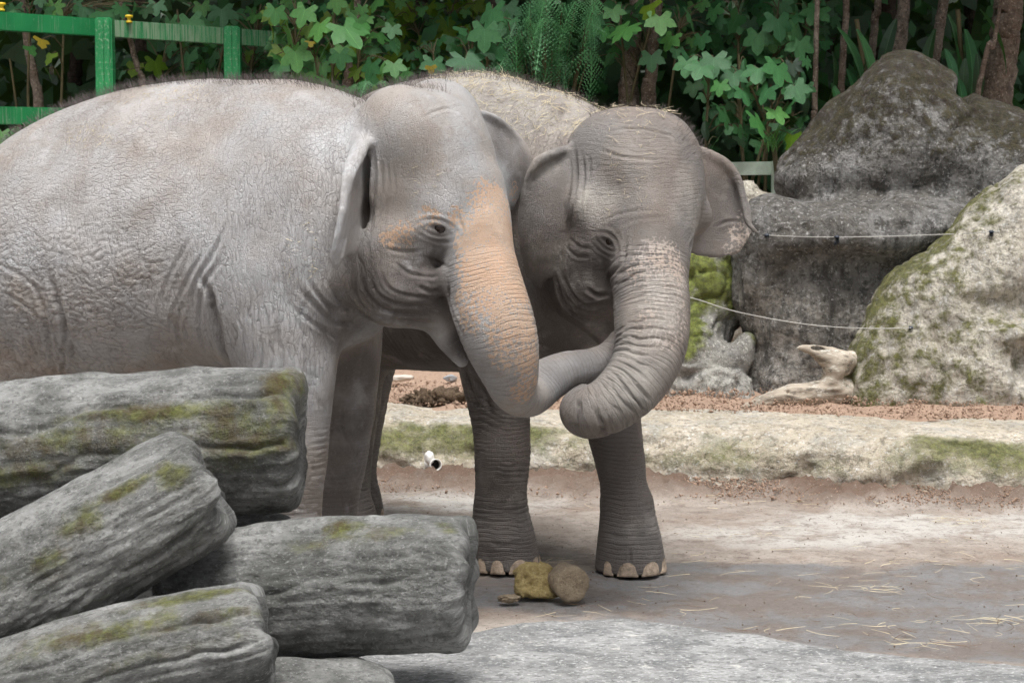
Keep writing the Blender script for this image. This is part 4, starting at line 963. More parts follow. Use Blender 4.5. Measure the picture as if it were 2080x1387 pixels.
def elephant_a():
    V, Q, I = build_a(); s = Skin(V, Q, 5); P = s.V0; N = s.N; vn = s.vn
    dt, st = poly_dist(P, I['trunk']); tw = 1 - sstep(.17, .24, dt); LT = st.max()
    tw = tw * sstep(.02, .22, st)
    xs = P[:, 0] / P[:, 1] * F_PX + W_PX / 2                    # how far along the animal, in photo columns
    z = P[:, 2]
    legs = 1 - sstep(.75, 1.05, z); legs *= (1 - tw)
    head = sstep(735, 800, xs) * (1 - legs)
    warp = np.stack([fbm(vn, P * 6 + k * 9.1, 3) for k in range(3)], 1)
    # flank: cells drawn out sideways at the rear, upright lines towards shoulder and neck
    ear = s.near(I['ears'], .045); H = np.array((math.cos(I['yaw']), math.sin(I['yaw']), 0), np.float32); al = P @ H
    rear = 1 - sstep(230, 470, xs + 60 * warp[:, 0])
    low = 1 - sstep(1.45, 1.95, z + .1 * warp[:, 1])
    body = (1 - tw) * (1 - .9 * head) * (1 - ear)
    ch = crease(cells((P + .03 * warp) * np.array((17, 17, 40)), 3), .09)
    c2 = crease(cells((P + .015 * warp) * np.array((52, 52, 66)), 7), .14)
    nA = fbm(vn, P * np.array((14, 14, 4)), 2)
    v1 = lines(al * 21 + .55 * warp[:, 0] + .5 * warp[:, 2], sstep(-.35, .55, nA))
    v2 = lines(al * 37 + 3.5 * z + .9 * warp[:, 1], sstep(-.2, .6, fbm(vn, P * np.array((18, 18, 6)) + 5, 2)))
    v3 = lines(z * 31 - 6 * al + 1.1 * warp[:, 0], sstep(0, .7, fbm(vn, P * 9 + 11, 2)))
    s.d += body * (.0020 + .0042 * low) * (rear * ch + (1 - rear) * v1)
    s.d += body * (.0007 + .0016 * low) * ((1 - rear) * v2 + v3 * (.3 + rear))
    s.d += (1 - .6 * ear) * .0011 * c2
    # legs
    nL = fbm(vn, P * 9 + 3, 2)
    lg = lines(z * 33 + 3 * P[:, 0] + .8 * warp[:, 2], sstep(-.3, .5, nL))
    s.d += legs * (1 - tw) * .0050 * lg
    # trunk rings
    rg = lines(st * 24 + .75 * warp[:, 0] + 3.0 * (P[:, 0] - P[:, 1]) * (1 - sstep(.1, .5, st)), sstep(-.45, .5, fbm(vn, P * 7 + 1, 2)), 6)
    rg2 = lines(st * 61 + 1.2 * warp[:, 1], sstep(-.2, .6, fbm(vn, P * 12 + 8, 2)), 4)
    s.d += tw * (.0034 * rg + .0010 * rg2)
    hw = lines(z * 40 + 9 * al + 1.6 * warp[:, 0], sstep(.1, .8, fbm(vn, P * 8 + 2, 2)))
    s.d += head * (1 - tw) * (1 - ear) * .0016 * hw
    s.ph = (tw * st + (1 - tw) * z, al, np.clip(tw + legs, 0, 1)); lamp = (1 - .6 * head) * (1 - .7 * ear); s.rearw = rear
    fine_c = rear * ch * body * low + tw * rg * .6 + (1 - rear) * v1 * body * low * .6
    # loose skin lumps
    s.d += .006 * low * body * fbm(vn, P * np.array((7, 7, 3.5)), 3) + .003 * fbm(vn, P * 3, 2)
    # folds
    for pts, d_, w_ in (
        ([(428, 590), (436, 640), (452, 700), (470, 750)], .034, .020), ([(405, 560), (428, 600), (436, 640)], .022, .016),
        ([(470, 440), (430, 520), (400, 570), (385, 640)], .011, .011), ([(420, 500), (380, 570), (350, 640), (345, 690)], .011, .011),
        ([(395, 470), (345, 560), (320, 630)], .008, .011), ([(455, 520), (415, 580), (405, 660), (420, 720)], .012, .011),
        ([(372, 610), (360, 660), (370, 705)], .012, .012), 
        ([(90, 540), (118, 620), (140, 690), (165, 750)], .022, .022), ([(60, 560), (90, 640), (105, 720), (112, 770)], .014, .015),
        ([(110, 600), (130, 660), (132, 730), (120, 770)], .014, .011), ([(100, 690), (118, 720), (112, 765)], .012, .010),
        ([(130, 690), (124, 740), (136, 770)], .012, .010),
        ([(0, 540), (40, 560), (90, 600)], .008, .012), ([(0, 590), (50, 620), (100, 670)], .008, .012),
        ([(20, 640), (60, 680), (80, 740)], .008, .012), ([(0, 690), (40, 710), (60, 760)], .008, .012),
        ([(600, 580), (640, 620), (680, 655), (735, 650)], .014, .012), ([(590, 620), (640, 660), (690, 690)], .009, .010),
        ([(660, 560), (690, 610), (735, 640), (770, 640)], .016, .012), ([(620, 560), (655, 610), (700, 640)], .009, .009), ([(640, 590), (680, 640), (730, 670)], .012, .012),
        ([(700, 480), (690, 540), (705, 590), (740, 640)], .022, .018), ([(570, 640), (562, 700), (572, 750)], .008, .016),
        ([(650, 660), (670, 700), (680, 740)], .010, .012),
        ([(715, 545), (722, 600), (760, 640), (850, 655), (890, 655)], .020, .014), ([(730, 530), (742, 590), (780, 628), (860, 640)], .010, .009),
        ([(748, 540), (762, 590), (800, 615), (870, 622)], .009, .009), ([(770, 545), (790, 585), (830, 600), (880, 605)], .008, .008),
        ([(800, 530), (830, 555), (870, 562), (900, 560)], .010, .009), ([(850, 520), (885, 530), (915, 545)], .008, .009),
        ([(905, 560), (912, 600), (922, 640), (945, 690)], .016, .012), ([(845, 580), (875, 592), (895, 588)], .012, .010),
        ([(760, 300), (762, 360), (755, 430), (750, 480)], .016, .010), ([(772, 310), (776, 370), (768, 440)], .010, .008),
        ([(786, 320), (790, 380), (780, 440)], .008, .007), ([(798, 330), (802, 380), (795, 420)], .006, .007),
        ([(745, 240), (735, 300)], .006, .010), ([(850, 245), (890, 225), (940, 215)], .0025, .008), ([(870, 232), (905, 222), (935, 228)], .003, .008),
        ([(780, 505), (830, 512), (870, 505)], .008, .009), ([(925, 430), (940, 470), (920, 520), (905, 545)], .008, .009),
([(640, 450), (650, 520), (655, 560)], .004, .010)):
        s.fold(pts, d_ * .62, w_ * .85)
    c = s.hit(888, 463); hv = np.array((math.cos(I['hy']), math.sin(I['hy']), 0))
    n = np.array((-.42, -.90, .06)); n /= np.linalg.norm(n); t = np.cross((0, 0, 1), n); t = t / np.linalg.norm(t) + np.array((0, 0, -.22)); t = t - n * (t @ n); t /= np.linalg.norm(t)
    eye_relief(s, c, n, t, .021, 0)
    pink = s.spots([(1005, 420, .17, .85), (1000, 480, .20, 1.0), (985, 550, .17, .95), (1015, 600, .18, .82), (1050, 580, .14, .98), (1065, 660, .13, .85), (1075, 730, .12, .78),
                    (1070, 790, .11, .62), (1040, 700, .16, .55), (960, 600, .14, .62), (965, 500, .13, .9), (815, 477, .085, .5), (795, 482, .07, .62), (930, 440, .07, .62), (955, 655, .10, .5), (870, 440, .08, .42),
                    (1045, 390, .07, .4), (1020, 520, .2, 1.0), (1040, 640, .15, .8), (1030, 470, .12, 1.1), (985, 500, .14, 1.0)])
    pink = pink * .86
    brown = np.maximum(s.spots([(860, 340, .26, .9), (850, 220, .30, .7), (300, 250, .75, .9), (120, 330, .5, .8), (500, 280, .5, .6), (420, 640, .3, .6), (800, 600, .3, .9)]), sstep(.4, .95, N[:, 2]) * .8)
    dark = np.maximum(s.spots([(840, 590, .26, 1.1), (790, 590, .25, 1.1), (770, 560, .2, .9), (880, 490, .12, .75), (935, 700, .10, .9), (700, 640, .24, .7), (760, 600, .2, .9), (1020, 290, .16, .8), (1050, 340, .14, .8), (740, 420, .08, .9), (725, 760, .2, .8), (715, 850, .2, .8), (700, 950, .2, .8), (690, 1030, .2, .8)]), legs * .22); dark = np.maximum(dark, tw * sstep(LT - .62, LT - .40, st) * .62)  # far foreleg and ear hollow spots paint shade into the skin tone
    pale = s.spots([(480, 470, .5, .8), (620, 450, .35, .7), (250, 470, .5, .7), (90, 480, .4, .6), (700, 300, .22, .9), (730, 330, .14, 1), (735, 300, .10, 1), (725, 320, .10, 1), (705, 400, .10, .8), (695, 480, .10, .6), (880, 410, .14, .7), (320, 230, .3, .5), (980, 640, .08, .4), (440, 400, .4, .5), (330, 560, .5, .5), (520, 600, .35, .7), (600, 720, .3, .6), (200, 620, .4, .5)])
    s.apply()
    shade_grime = np.clip(-fine_c, 0, 1) ** 2
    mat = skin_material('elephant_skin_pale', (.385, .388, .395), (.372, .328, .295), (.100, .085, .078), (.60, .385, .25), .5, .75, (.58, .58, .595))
    root, inv = finish(s, 'elephant', mat, (pink, brown, dark), (pale, shade_grime, lamp), 'pale grey elephant with pink freckled trunk held inside the mouth of the other elephant')
    eyeball(s, root, inv, c, n, .030)
    for (px, py, yw) in ((582, 1245, -25), (660, 1199, -25), (76, 1181, -25), (168, 1140, -25)):
        e = empty('tmp'); bpy.data.objects.remove(e)
        k = [o for o in root.children]
        nails(root, ground_at(px, py), .185, R(yw), [(-66, .04), (-32, .044), (4, .05), (40, .044), (74, .04)])
        for o in root.children:
            if o not in k: o.matrix_parent_inverse = inv
    # hair along the back, the crown and the tail tip
    rs = np.random.RandomState(2); x2 = xs
    top = np.where((N[:, 2] > .93) & (z > 1.9) & (x2 < 760))[0]; rim = np.where((N[:, 2] > .6) & (N[:, 1] > -.12) & (x2 < 190) & (z > 1.7))[0]; crown = np.where((N[:, 2] > .9) & (z > 2.1) & (x2 > 760) & (x2 < 960))[0]
    tip = np.where((xs < -60) & (z < .8) & (P[:, 1] > 10.0))[0]
    top = rs.choice(top, 2600); rim = rs.choice(rim, 1100); crown = rs.choice(crown, 260); idx = np.concatenate([top, rim, crown]); nrm = N[idx] + np.array((-.35, 0, .25))
    h = obj('hair', hair_mesh('hair', s.V[idx], nrm, .055, .0011, rs), M_HAIR, root, smooth=False); h.matrix_parent_inverse = inv; h['kind'] = 'stuff'
    return root, s

def elephant_b():
    V, Q, I = build_b(); s = Skin(V, Q, 9); P = s.V0; N = s.N; vn = s.vn
    dt, st = poly_dist(P, I['trunk']); tw = 1 - sstep(.18, .26, dt); tw = tw * sstep(.0, .18, st)
    xs = P[:, 0] / P[:, 1] * F_PX + W_PX / 2; z = P[:, 2]
    legs = (1 - sstep(.75, 1.05, z)) * (1 - tw)
    head = sstep(1130, 1180, xs) * (1 - legs)
    warp = np.stack([fbm(vn, P * 6 + k * 9.1, 3) for k in range(3)], 1)
    low = 1 - sstep(1.5, 2.1, z)
    ear = s.near(I['ears'], .045); H = np.array((math.cos(I['yaw']), math.sin(I['yaw']), 0), np.float32); al = P @ H
    c2 = crease(cells((P + .015 * warp) * np.array((50, 50, 62)), 7), .15)
    body = (1 - tw) * (1 - .85 * head) * (1 - legs) * (1 - ear)
    cv = lines(al * 26 + .8 * warp[:, 0], sstep(-.3, .5, fbm(vn, P * np.array((12, 12, 5)), 2)))
    cv2 = lines(z * 26 + 5 * al + 1.3 * warp[:, 1], sstep(0, .7, fbm(vn, P * 10, 2)))
    s.d += body * (.0042 * cv + .002 * cv2) + (1 - .6 * ear) * (1 - tw) * .0012 * c2
    # slanting wrinkles on the legs, rings at the wrist
    up = sstep(.28, .55, z); side = P[:, 0] - .12 * np.sign(P[:, 0] - .22)
    lg = lines(z * 32 + 26 * up * P[:, 0] * (z - .3) + .9 * warp[:, 2], sstep(-.4, .4, fbm(vn, P * 8 + 3, 2)))
    lg2 = lines(z * 58 - 20 * up * P[:, 0] + 1.2 * warp[:, 0], sstep(-.1, .6, fbm(vn, P * 12 + 6, 2)))
    fl = sstep(.13, .24, z)
    s.d += legs * fl * (.0046 * lg + .0022 * lg2)
    deep = sstep(.10, .32, st)
    rg = lines(st * 25 + .62 * warp[:, 0], sstep(-.6, .3, fbm(vn, P * 6 + 1, 2)), 7)
    rg2 = lines(st * 52 + 1.1 * warp[:, 1], sstep(-.2, .5, fbm(vn, P * 11 + 8, 2)), 4)
    s.d += tw * (.0125 * rg * deep + .0028 * rg2 * (.4 + .6 * deep) + .0010 * c2)
    fw = lines(z * 36 + 1.7 * warp[:, 1] + 4 * P[:, 0], sstep(-.2, .6, fbm(vn, P * 7 + 2, 2)))
    s.d += head * (1 - tw) * (1 - ear) * .0016 * fw
    s.ph = (tw * st + (1 - tw) * z, al, np.clip(tw + legs + .25 * head * (1 - tw) * (1 - ear), 0, 1)); lamp = (1 - .45 * head) * (1 - .7 * ear); s.rearw = head * .7
    s.d += .004 * fbm(vn, P * 4, 3) * (1 - tw)
    for pts, d_, w_ in (
        ([(1168, 300), (1172, 360), (1160, 430), (1150, 500)], .018, .011), ([(1184, 310), (1186, 360), (1176, 420)], .010, .009), ([(1200, 315), (1196, 360)], .008, .008),
        ([(1150, 250), (1170, 275), (1200, 290), (1290, 285)], .010, .010), ([(1165, 240), (1190, 258), (1215, 262)], .007, .009),
        ([(1230, 268), (1300, 262), (1380, 280)], .007, .009), ([(1210, 300), (1260, 318), (1330, 325)], .005, .008),
        ([(1215, 455), (1245, 440), (1280, 430), (1320, 425)], .0035, .008), ([(1255, 460), (1300, 445), (1360, 440)], .003, .008),
        ([(1270, 480), (1265, 530), (1240, 560), (1235, 600)], .012, .011), ([(1155, 480), (1175, 500), (1205, 505)], .006, .008), ([(1150, 500), (1170, 520), (1200, 522)], .006, .008),
        ([(1130, 560), (1145, 610), (1180, 645), (1225, 650)], .018, .014), ([(1145, 560), (1165, 600), (1195, 622), (1235, 615)], .012, .011), ([(1190, 585), (1215, 600), (1238, 596)], .012, .010),
        ([(1244, 600), (1250, 640), (1250, 690)], .012, .011), ([(1412, 470), (1400, 510), (1402, 545)], .012, .010),
        ([(1428, 330), (1440, 400), (1432, 470)], .008, .012), ([(1455, 460), (1480, 450), (1505, 450)], .006, .008),
        ([(960, 770), (985, 800), (1000, 850)], .010, .014), ([(945, 750), (960, 800), (975, 840)], .010, .012),
        ([(1150, 205), (1120, 280), (1110, 330)], .008, .013), ([(1110, 195), (1085, 260), (1075, 300)], .007, .013), ([(1190, 232), (1160, 262), (1150, 300)], .012, .013),
        ([(990, 1100), (1020, 1108), (1060, 1104)], .006, .012), ([(1230, 1085), (1270, 1092), (1315, 1085)], .006, .012), ([(1278, 1110), (1281, 1150)], .008, .007)):
        s.fold(pts, d_ * .75, w_ * .9)
    c = s.hit(1236, 492); n = np.array((-.55, -.83, .05)); n /= np.linalg.norm(n); t = np.cross((0, 0, 1), n); t = t / np.linalg.norm(t) + np.array((0, 0, -.55)); t = t - n * (t @ n); t /= np.linalg.norm(t)
    eye_relief(s, c, n, t, .021, 0)
    pink = np.maximum(s.spots([(1340, 530, .17, .62), (1370, 560, .14, .60), (1310, 545, .12, .55), (1350, 590, .16, .48), (1380, 640, .12, .40), (1500, 475, .09, .5), (1515, 490, .07, .6), (1490, 505, .08, .5), (1508, 440, .05, .45), (1345, 660, .18, .42)]), 0) * .8
    brown = np.maximum(s.spots([(1320, 330, .3, .8), (1400, 360, .12, .8), (1330, 520, .2, .7)]), sstep(.4, .95, N[:, 2]) * .6)
    dark = np.maximum(np.maximum(legs * .36, s.spots([(1180, 570, .30, .95), (1110, 500, .22, .6), (1235, 490, .10, .7), (1140, 620, .25, .9), (1200, 840, .2, .3), (1450, 420, .22, .55), (1100, 420, .2, .5)])), (1 - sstep(1.0, 1.5, z)) * (1 - tw) * (.9 - .45 * legs))  # includes shade painted into the skin of belly and jaw
    pale = s.spots([(1000, 180, .5, 1.2), (930, 170, .4, 1.2), (1110, 205, .3, 1.1), (1130, 230, .25, .9), (1210, 410, .13, 1.0), (1300, 300, .2, .3), (1310, 390, .12, .1), (1080, 260, .25, .7), (1100, 330, .10, .8), (1270, 800, .22, .6), (1330, 650, .20, .85), (1345, 600, .2, .8), (1320, 720, .2, .8), (1290, 770, .2, .7), (1335, 480, .10, .3)])
    s.apply()
    shade_grime = np.clip(-(tw * rg * deep + legs * fl * lg + body * cv * .8), 0, 1) ** 2
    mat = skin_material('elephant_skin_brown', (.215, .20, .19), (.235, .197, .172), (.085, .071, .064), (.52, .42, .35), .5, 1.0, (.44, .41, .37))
    root, inv = finish(s, 'elephant', mat, (pink, brown, dark), (pale, shade_grime, lamp), 'darker brown elephant with straw on its head and thickly ringed curled trunk')
    eyeball(s, root, inv, c, n, .031)
    for (px, py, yw, angs) in ((1022, 1152, -70, [(-62, .034), (-32, .036), (6, .052), (44, .042), (74, .032)]), (1277, 1157, -75, [(-58, .030), (-22, .050), (20, .054), (56, .038), (82, .026)]), (700, 1092, -46, [(-30, .055), (0, .06), (30, .055)]), (712, 1055, -46, [(-30, .055), (0, .06), (30, .055)])):
        k = [o for o in root.children]
        nails(root, ground_at(px, py), .172, R(yw), angs)
        for o in root.children:
            if o not in k: o.matrix_parent_inverse = inv
    rs = np.random.RandomState(4)
    top = np.where((N[:, 2] > .9) & (N[:, 1] > -.35) & (z > 2.0) & (xs < 1180))[0]; crown = np.where((N[:, 2] > .8) & (N[:, 1] > -.3) & (z > 1.98) & (xs > 1180) & (xs < 1440))[0]
    side = np.where((N[:, 0] > .35) & (z > 1.95) & (xs > 1370) & (xs < 1440) & (P[:, 1] > 9.3))[0]
    idx = np.concatenate([rs.choice(top, 2200), rs.choice(crown, 420), rs.choice(side, 300)]); nrm = N[idx] + np.array((0, 0, .3))
    h = obj('hair', hair_mesh('hair', s.V[idx], nrm, .05, .0011, rs), M_HAIR, root, smooth=False); h.matrix_parent_inverse = inv; h['kind'] = 'stuff'
    return root, s
el_a, sk_a = elephant_a()
el_b, sk_b = elephant_b()

# ------------------------------------------------------------------ dung, straw, clods, pipe, small plants
def lump(name, c, r, mat, seed, amp=.25, fr=6.0, flat=.0, sub=4, yaw=0.0, sharp=0):
    bm = bmesh.new(); bmesh.ops.create_icosphere(bm, subdivisions=sub, radius=1.0); v = np.array([p.co[:] for p in bm.verts]); vn = VN(seed)
    n = fbm(vn, v * fr * .35 + seed, 4); n2 = fbm(vn, v * fr + 3, 3)
    if sharp: n = np.abs(n) * 1.6 - .4
    v = v * (1 + amp * n + amp * .4 * n2)[:, None]
    cs, sn = math.cos(yaw), math.sin(yaw); v = v * np.asarray(r); v = np.stack([v[:, 0] * cs - v[:, 1] * sn, v[:, 0] * sn + v[:, 1] * cs, v[:, 2]], 1)
    for p, q in zip(bm.verts, v): p.co = q
    me = bpy.data.meshes.new(name); bm.to_mesh(me); bm.free(); o = obj(name, me, mat); o.location = (float(c[0]), float(c[1]), float(c[2])); return o
def fibre(name, c1, c2, c3):
    t = NT(name); c = t.mix(t.ramp(t.noise(22, 7, .75), .35, .65), c1, c2); c = t.mix(t.ramp(t.noise(90, 5, .8, t.scaled(t.ob, (1, .35, 1))), .54, .66), c, c3)
    c = t.mix(t.mt('MULTIPLY', t.ramp(t.noise(60, 5, .8), .6, .7), .8), c, tuple(x * .3 for x in c1)); t.put(c, t.b.inputs['Base Color']); t.b.inputs['Roughness'].default_value = .95
    t.bump(t.noise(70, 7, .75), 1.0, .02); return t.m
M_DUNG = fibre('fresh_dung', (.40, .30, .12), (.56, .44, .20), (.68, .58, .33)); M_DUNG2 = fibre('dung_crust', (.27, .21, .145), (.40, .325, .23), (.50, .42, .30))
# the dung cylinder lying end-on
g = ground_at(1155, 1222); vn = VN(41); nth, ns = 72, 34; ax = np.array((.30, -.95, 0)); ax /= np.linalg.norm(ax); sd_ = np.cross(ax, (0, 0, 1)); rr0 = .078
V = []
for i in range(ns):
    q = i / (ns - 1); s_ = (q - .5) * .155; cap = min(1, (1 - abs(2 * q - 1)) * 7) ** .35 if 0 < q < 1 else .02
    for k in range(nth):
        a = 2 * math.pi * k / nth; V.append(np.array((g[0], g[1] + .045, rr0 + .002)) + ax * s_ + (sd_ * math.cos(a) + np.array((0, 0, 1)) * math.sin(a) * 1.02) * rr0 * cap)
V = np.array(V); V += (V - np.array((g[0], g[1] + .045, rr0)))[:, :] * (.07 * fbm(vn, V * 22, 4))[:, None]; V[:, 2] = np.maximum(V[:, 2], .004)
ii = np.arange(ns * nth).reshape(ns, nth); jj = np.roll(ii, -1, 1); Q = np.stack([ii[:-1], jj[:-1], jj[1:], ii[1:]], -1).reshape(-1, 4)
o = settle(obj('dung_ball', mesh_np('dung_ball', V, quads=Q), M_DUNG2)); tag(o, 'round brown dung ball showing its fibrous end', 'dung')
g = ground_at(1086, 1214); F = Field((g[0] - .14, g[1] - .13, -.01), (g[0] + .14, g[1] + .13, .2), .005)
for dx, dy, z, rx, ry, rz in ((0, 0, .075, .082, .07, .072), (-.04, .0, .11, .045, .05, .036), (.04, 0, .105, .04, .05, .04), (.01, -.03, .03, .10, .075, .032), (.05, -.05, .02, .06, .05, .022), (-.05, -.02, .05, .035, .05, .05), (.03, -.03, .06, .05, .05, .05)):
    F.ell((g[0] + dx, g[1] + .05 + dy, z), (rx, ry, rz), 0, 0, .018)
V, Q = F.mesh(1); N = normals(V, Q); vn = VN(43); V = V + N * (.009 * fbm(vn, V * 45, 4) + .006 * np.abs(fbm(vn, V * 95, 3)))[:, None]; V[:, 2] = np.maximum(V[:, 2], .003)
o = settle(obj('broken_dung', mesh_np('broken_dung', V, quads=Q), M_DUNG)); tag(o, 'crumbled yellow-brown dung lump leaning on the round dung ball', 'dung')
g = ground_at(1034, 1222); o = lump('dung_crumb', (g[0], g[1], .016), (.045, .03, .018), M_DUNG2, 44, .3, 7); tag(o, 'small flat dung crumb beside the crumbled yellow lump', 'dung')

M_STRAW = plain('dry_straw', (.52, .45, .31), .8, .35, 9); M_TWIG = plain('dark_twig', (.12, .075, .045), .9, .4, 9)
def stalks(name, items, mat):
    """bent thin stalks: start, direction, length, width, bend"""
    v, f = [], []
    for p, d, l, w, b in items:
        d = np.asarray(d) / np.linalg.norm(d); sdw = np.cross(d, (0, 0, 1)); sdw = sdw / (np.linalg.norm(sdw) + 1e-9); upv = np.cross(sdw, d); k0 = len(v); n = 5
        for i in range(n):
            q = i / (n - 1); c = p + d * l * q + sdw * b * math.sin(q * math.pi) * l; ww = w * (1 - .5 * q)
            v += [c - sdw * ww, c + upv * ww * 1.2, c + sdw * ww]
        for i in range(n - 1):
            a = k0 + i * 3; f += [(a, a + 3, a + 4, a + 1), (a + 1, a + 4, a + 5, a + 2), (a + 2, a + 5, a + 3, a)]
    return mesh_np(name, v, faces=f)
rs = np.random.RandomState(8); it, tw_ = [], []
spots_ = [((1680, 1170), 1.3, .5, 34), ((1950, 1270), .8, .5, 34), ((1350, 1150), .5, .3, 18), ((1500, 1020), 1.6, .3, 46), ((1900, 1130), .9, .6, 30), ((1560, 1280), .5, .2, 20), ((1300, 1230), .5, .25, 16), ((850, 1010), .5, .3, 16), ((1920, 1060), .2, .1, 26), ((1480, 1090), .3, .1, 14), ((1750, 1200), .14, .05, 18), ((2050, 1265), .15, .06, 20), ((1900, 1310), .2, .05, 16)]
for (px, py), sx, sy, n in spots_:
    g = ground_at(px, py)
    for _ in range(n):
        p = np.array((g[0] + rs.normal(0, sx * .55), g[1] + rs.normal(0, sy * .55), .006 + .012 * rs.rand())); a = rs.uniform(0, 2 * math.pi)
        if p[1] > ky(p[0]) - .35 or p[1] < np.interp(p[0], cp[:, 0], cp[:, 1]) + .15: continue
        (it if rs.rand() < .72 else tw_).append((p, (math.cos(a), math.sin(a) * .9, rs.normal(0, .03)), rs.uniform(.03, .17), rs.uniform(.0008, .002), rs.normal(0, .15)))
o = obj('straw', stalks('straw', it, M_STRAW), M_STRAW, smooth=False); tag(o, 'loose pale straw scattered over the muddy yard', 'straw', kind='stuff')
o = obj('twigs', stalks('twigs', tw_, M_TWIG), M_TWIG, smooth=False); o.name = 'twig_litter'; tag(o, 'dark broken twigs and leaf bits scattered over the muddy yard', 'litter', kind='stuff')
# crumbs of soil
rs = np.random.RandomState(18); v, f = [], []
def crumb(p, r):
    k0 = len(v); q = rs.normal(0, 1, (6, 3)); q /= np.linalg.norm(q, axis=1)[:, None]
    base = np.array([(1, 0, 0), (-1, 0, 0), (0, 1, 0), (0, -1, 0), (0, 0, 1), (0, 0, -1)], float) * rs.uniform(.6, 1.2, (6, 1)) + q * .25
    v.extend(p + base * r); f.extend([(k0 + a, k0 + b, k0 + c) for a, b, c in ((0, 2, 4), (2, 1, 4), (1, 3, 4), (3, 0, 4), (2, 0, 5), (1, 2, 5), (3, 1, 5), (0, 3, 5))])
for _ in range(6500):                               # along the foot of the kerb
    x = rs.uniform(-1.5, 3.6); d = abs(rs.normal(0, .20)); y = ky(x) - .15 - d; crumb(np.array((x, y, .01 + .055 * math.exp(-d * 6) + .01 * rs.rand())), rs.uniform(.002, .008) * (1.9 if rs.rand() < .06 else 1))
for _ in range(5200):                               # on the soil bed
    x = rs.uniform(-1.6, 4.2); y = ky(x) + .66 + abs(rs.normal(0, .45)); crumb(np.array((x, y, soil_z(x, y) + .03 + .02 * rs.rand())), rs.uniform(.003, .010) * (2.2 if rs.rand() < .06 else 1))
o = obj('soil_crumbs', mesh_np('soil_crumbs', v, faces=f), M_SOIL); tag(o, 'red-brown soil crumbs along the kerb foot and over the bank', 'soil', kind='stuff')
rs = np.random.RandomState(28); v, f = [], []
for _ in range(420):
    px, py = rs.uniform(720, 2080), rs.uniform(1010, 1330); g = ground_at(px, py)
    if g[1] < np.interp(g[0], cp[:, 0], cp[:, 1]) + .15: continue
    crumb(np.array((g[0], g[1], .004)), rs.uniform(.0015, .005))
o = obj('dirt_specks', mesh_np('dirt_specks', v, faces=f), M_TWIG); tag(o, 'dark dirt specks on the muddy yard', 'dirt', kind='stuff')
# dung clumps on the soil bed, seen under the belly
M_CLUMP = fibre('dark_dung_clump', (.085, .055, .033), (.16, .11, .07), (.24, .185, .12))
for i, (px, py, r, lb) in enumerate(((862, 815, .10, 'knobbly dark dung clump on the soil bed beside the smooth one'), (905, 818, .10, 'dark fibrous dung clump on the soil bed close to the elephant leg'), (935, 824, .06, 'small dark dung clump against the elephant leg on the soil bed'), (835, 822, .06, 'small crumbly dung clump at the far end of the row on the soil bed'))):
    c = at(px, py, 13.75); z = soil_z(c[0], c[1]) + .045; o = lump('dung_clump', (c[0], c[1], z), (r, r * .8, r * .62), M_CLUMP, 50 + i, .42, 7, sub=4, sharp=1); tag(o, lb, 'dung', 'old dung on the soil bed')
for i, (px, py, a, lb) in enumerate(((815, 783, .1, 'pale flat wood chip on the soil bank under the belly'), (915, 765, .06, 'bluish grey stone chip on the soil bank near the elephant leg'))):
    c = at(px, py, 14.6); o = lump('wood_chip' if i == 0 else 'stone_chip', (c[0], c[1], soil_z(c[0], c[1]) + .05), (a * .8, a * .4, .025), plain('chip%d' % i, ((.55, .5, .44), (.33, .35, .38))[i], .8, .2, 12), 60 + i, .25, 4, sub=3, yaw=.5); tag(o, lb, ('wood chip', 'stone')[i])
# drain pipe and white stone at the kerb foot
M_PVC = plain('white_plastic', (.72, .71, .68), .4, .08, 12); M_BORE_SHADE = plain('bore_shade', (.02, .018, .016), .8, .2, 12)
pc = at(886, 943, float(ky(at(886, 943, 12.9)[0])) - .24); root = empty('drain_pipe', (pc[0], pc[1], pc[2] - .045)); tag(root, 'short white plastic drain pipe stub half sunk in the soil at the kerb foot', 'pipe')
def ring_tube(r0, r1, l, n=28):
    v, f = [], []
    for k in range(n):
        a = 2 * math.pi * k / n; c, s_ = math.cos(a), math.sin(a)
        v += [(r0 * c, 0, r0 * s_), (r0 * c, l, r0 * s_), (r1 * c, 0, r1 * s_), (r1 * c, l, r1 * s_)]
    for k in range(n):
        a, b = 4 * k, 4 * ((k + 1) % n); f += [(a, b, b + 1, a + 1), (a + 2, a + 3, b + 3, b + 2), (a, a + 2, b + 2, b)]
    return v, f
v, f = ring_tube(.036, .031, .4); o = obj('pipe_wall', mesh_np('pipe_wall', v, faces=f), M_PVC, root); o.location = (0, -.02, .045); o.rotation_euler = (R(-6), 0, R(14))
v = [(.0315 * math.cos(2 * math.pi * k / 24), .06, .0315 * math.sin(2 * math.pi * k / 24)) for k in range(24)]; o = obj('bore_shade_disc', mesh_np('bore_shade_disc', v, faces=[tuple(range(24))]), M_BORE_SHADE, root, smooth=False); o.location = (0, -.02, .045); o.rotation_euler = (R(-6), 0, R(14))  # near-black disc plugging the tube, stands for the shade inside it
c = at(872, 930, pc[1] + .02); o = lump('white_stone', (c[0], c[1], c[2]), (.03, .03, .038), M_PVC, 71, .2, 4, sub=3); tag(o, 'small white stone perched on the soil above the drain pipe', 'stone')

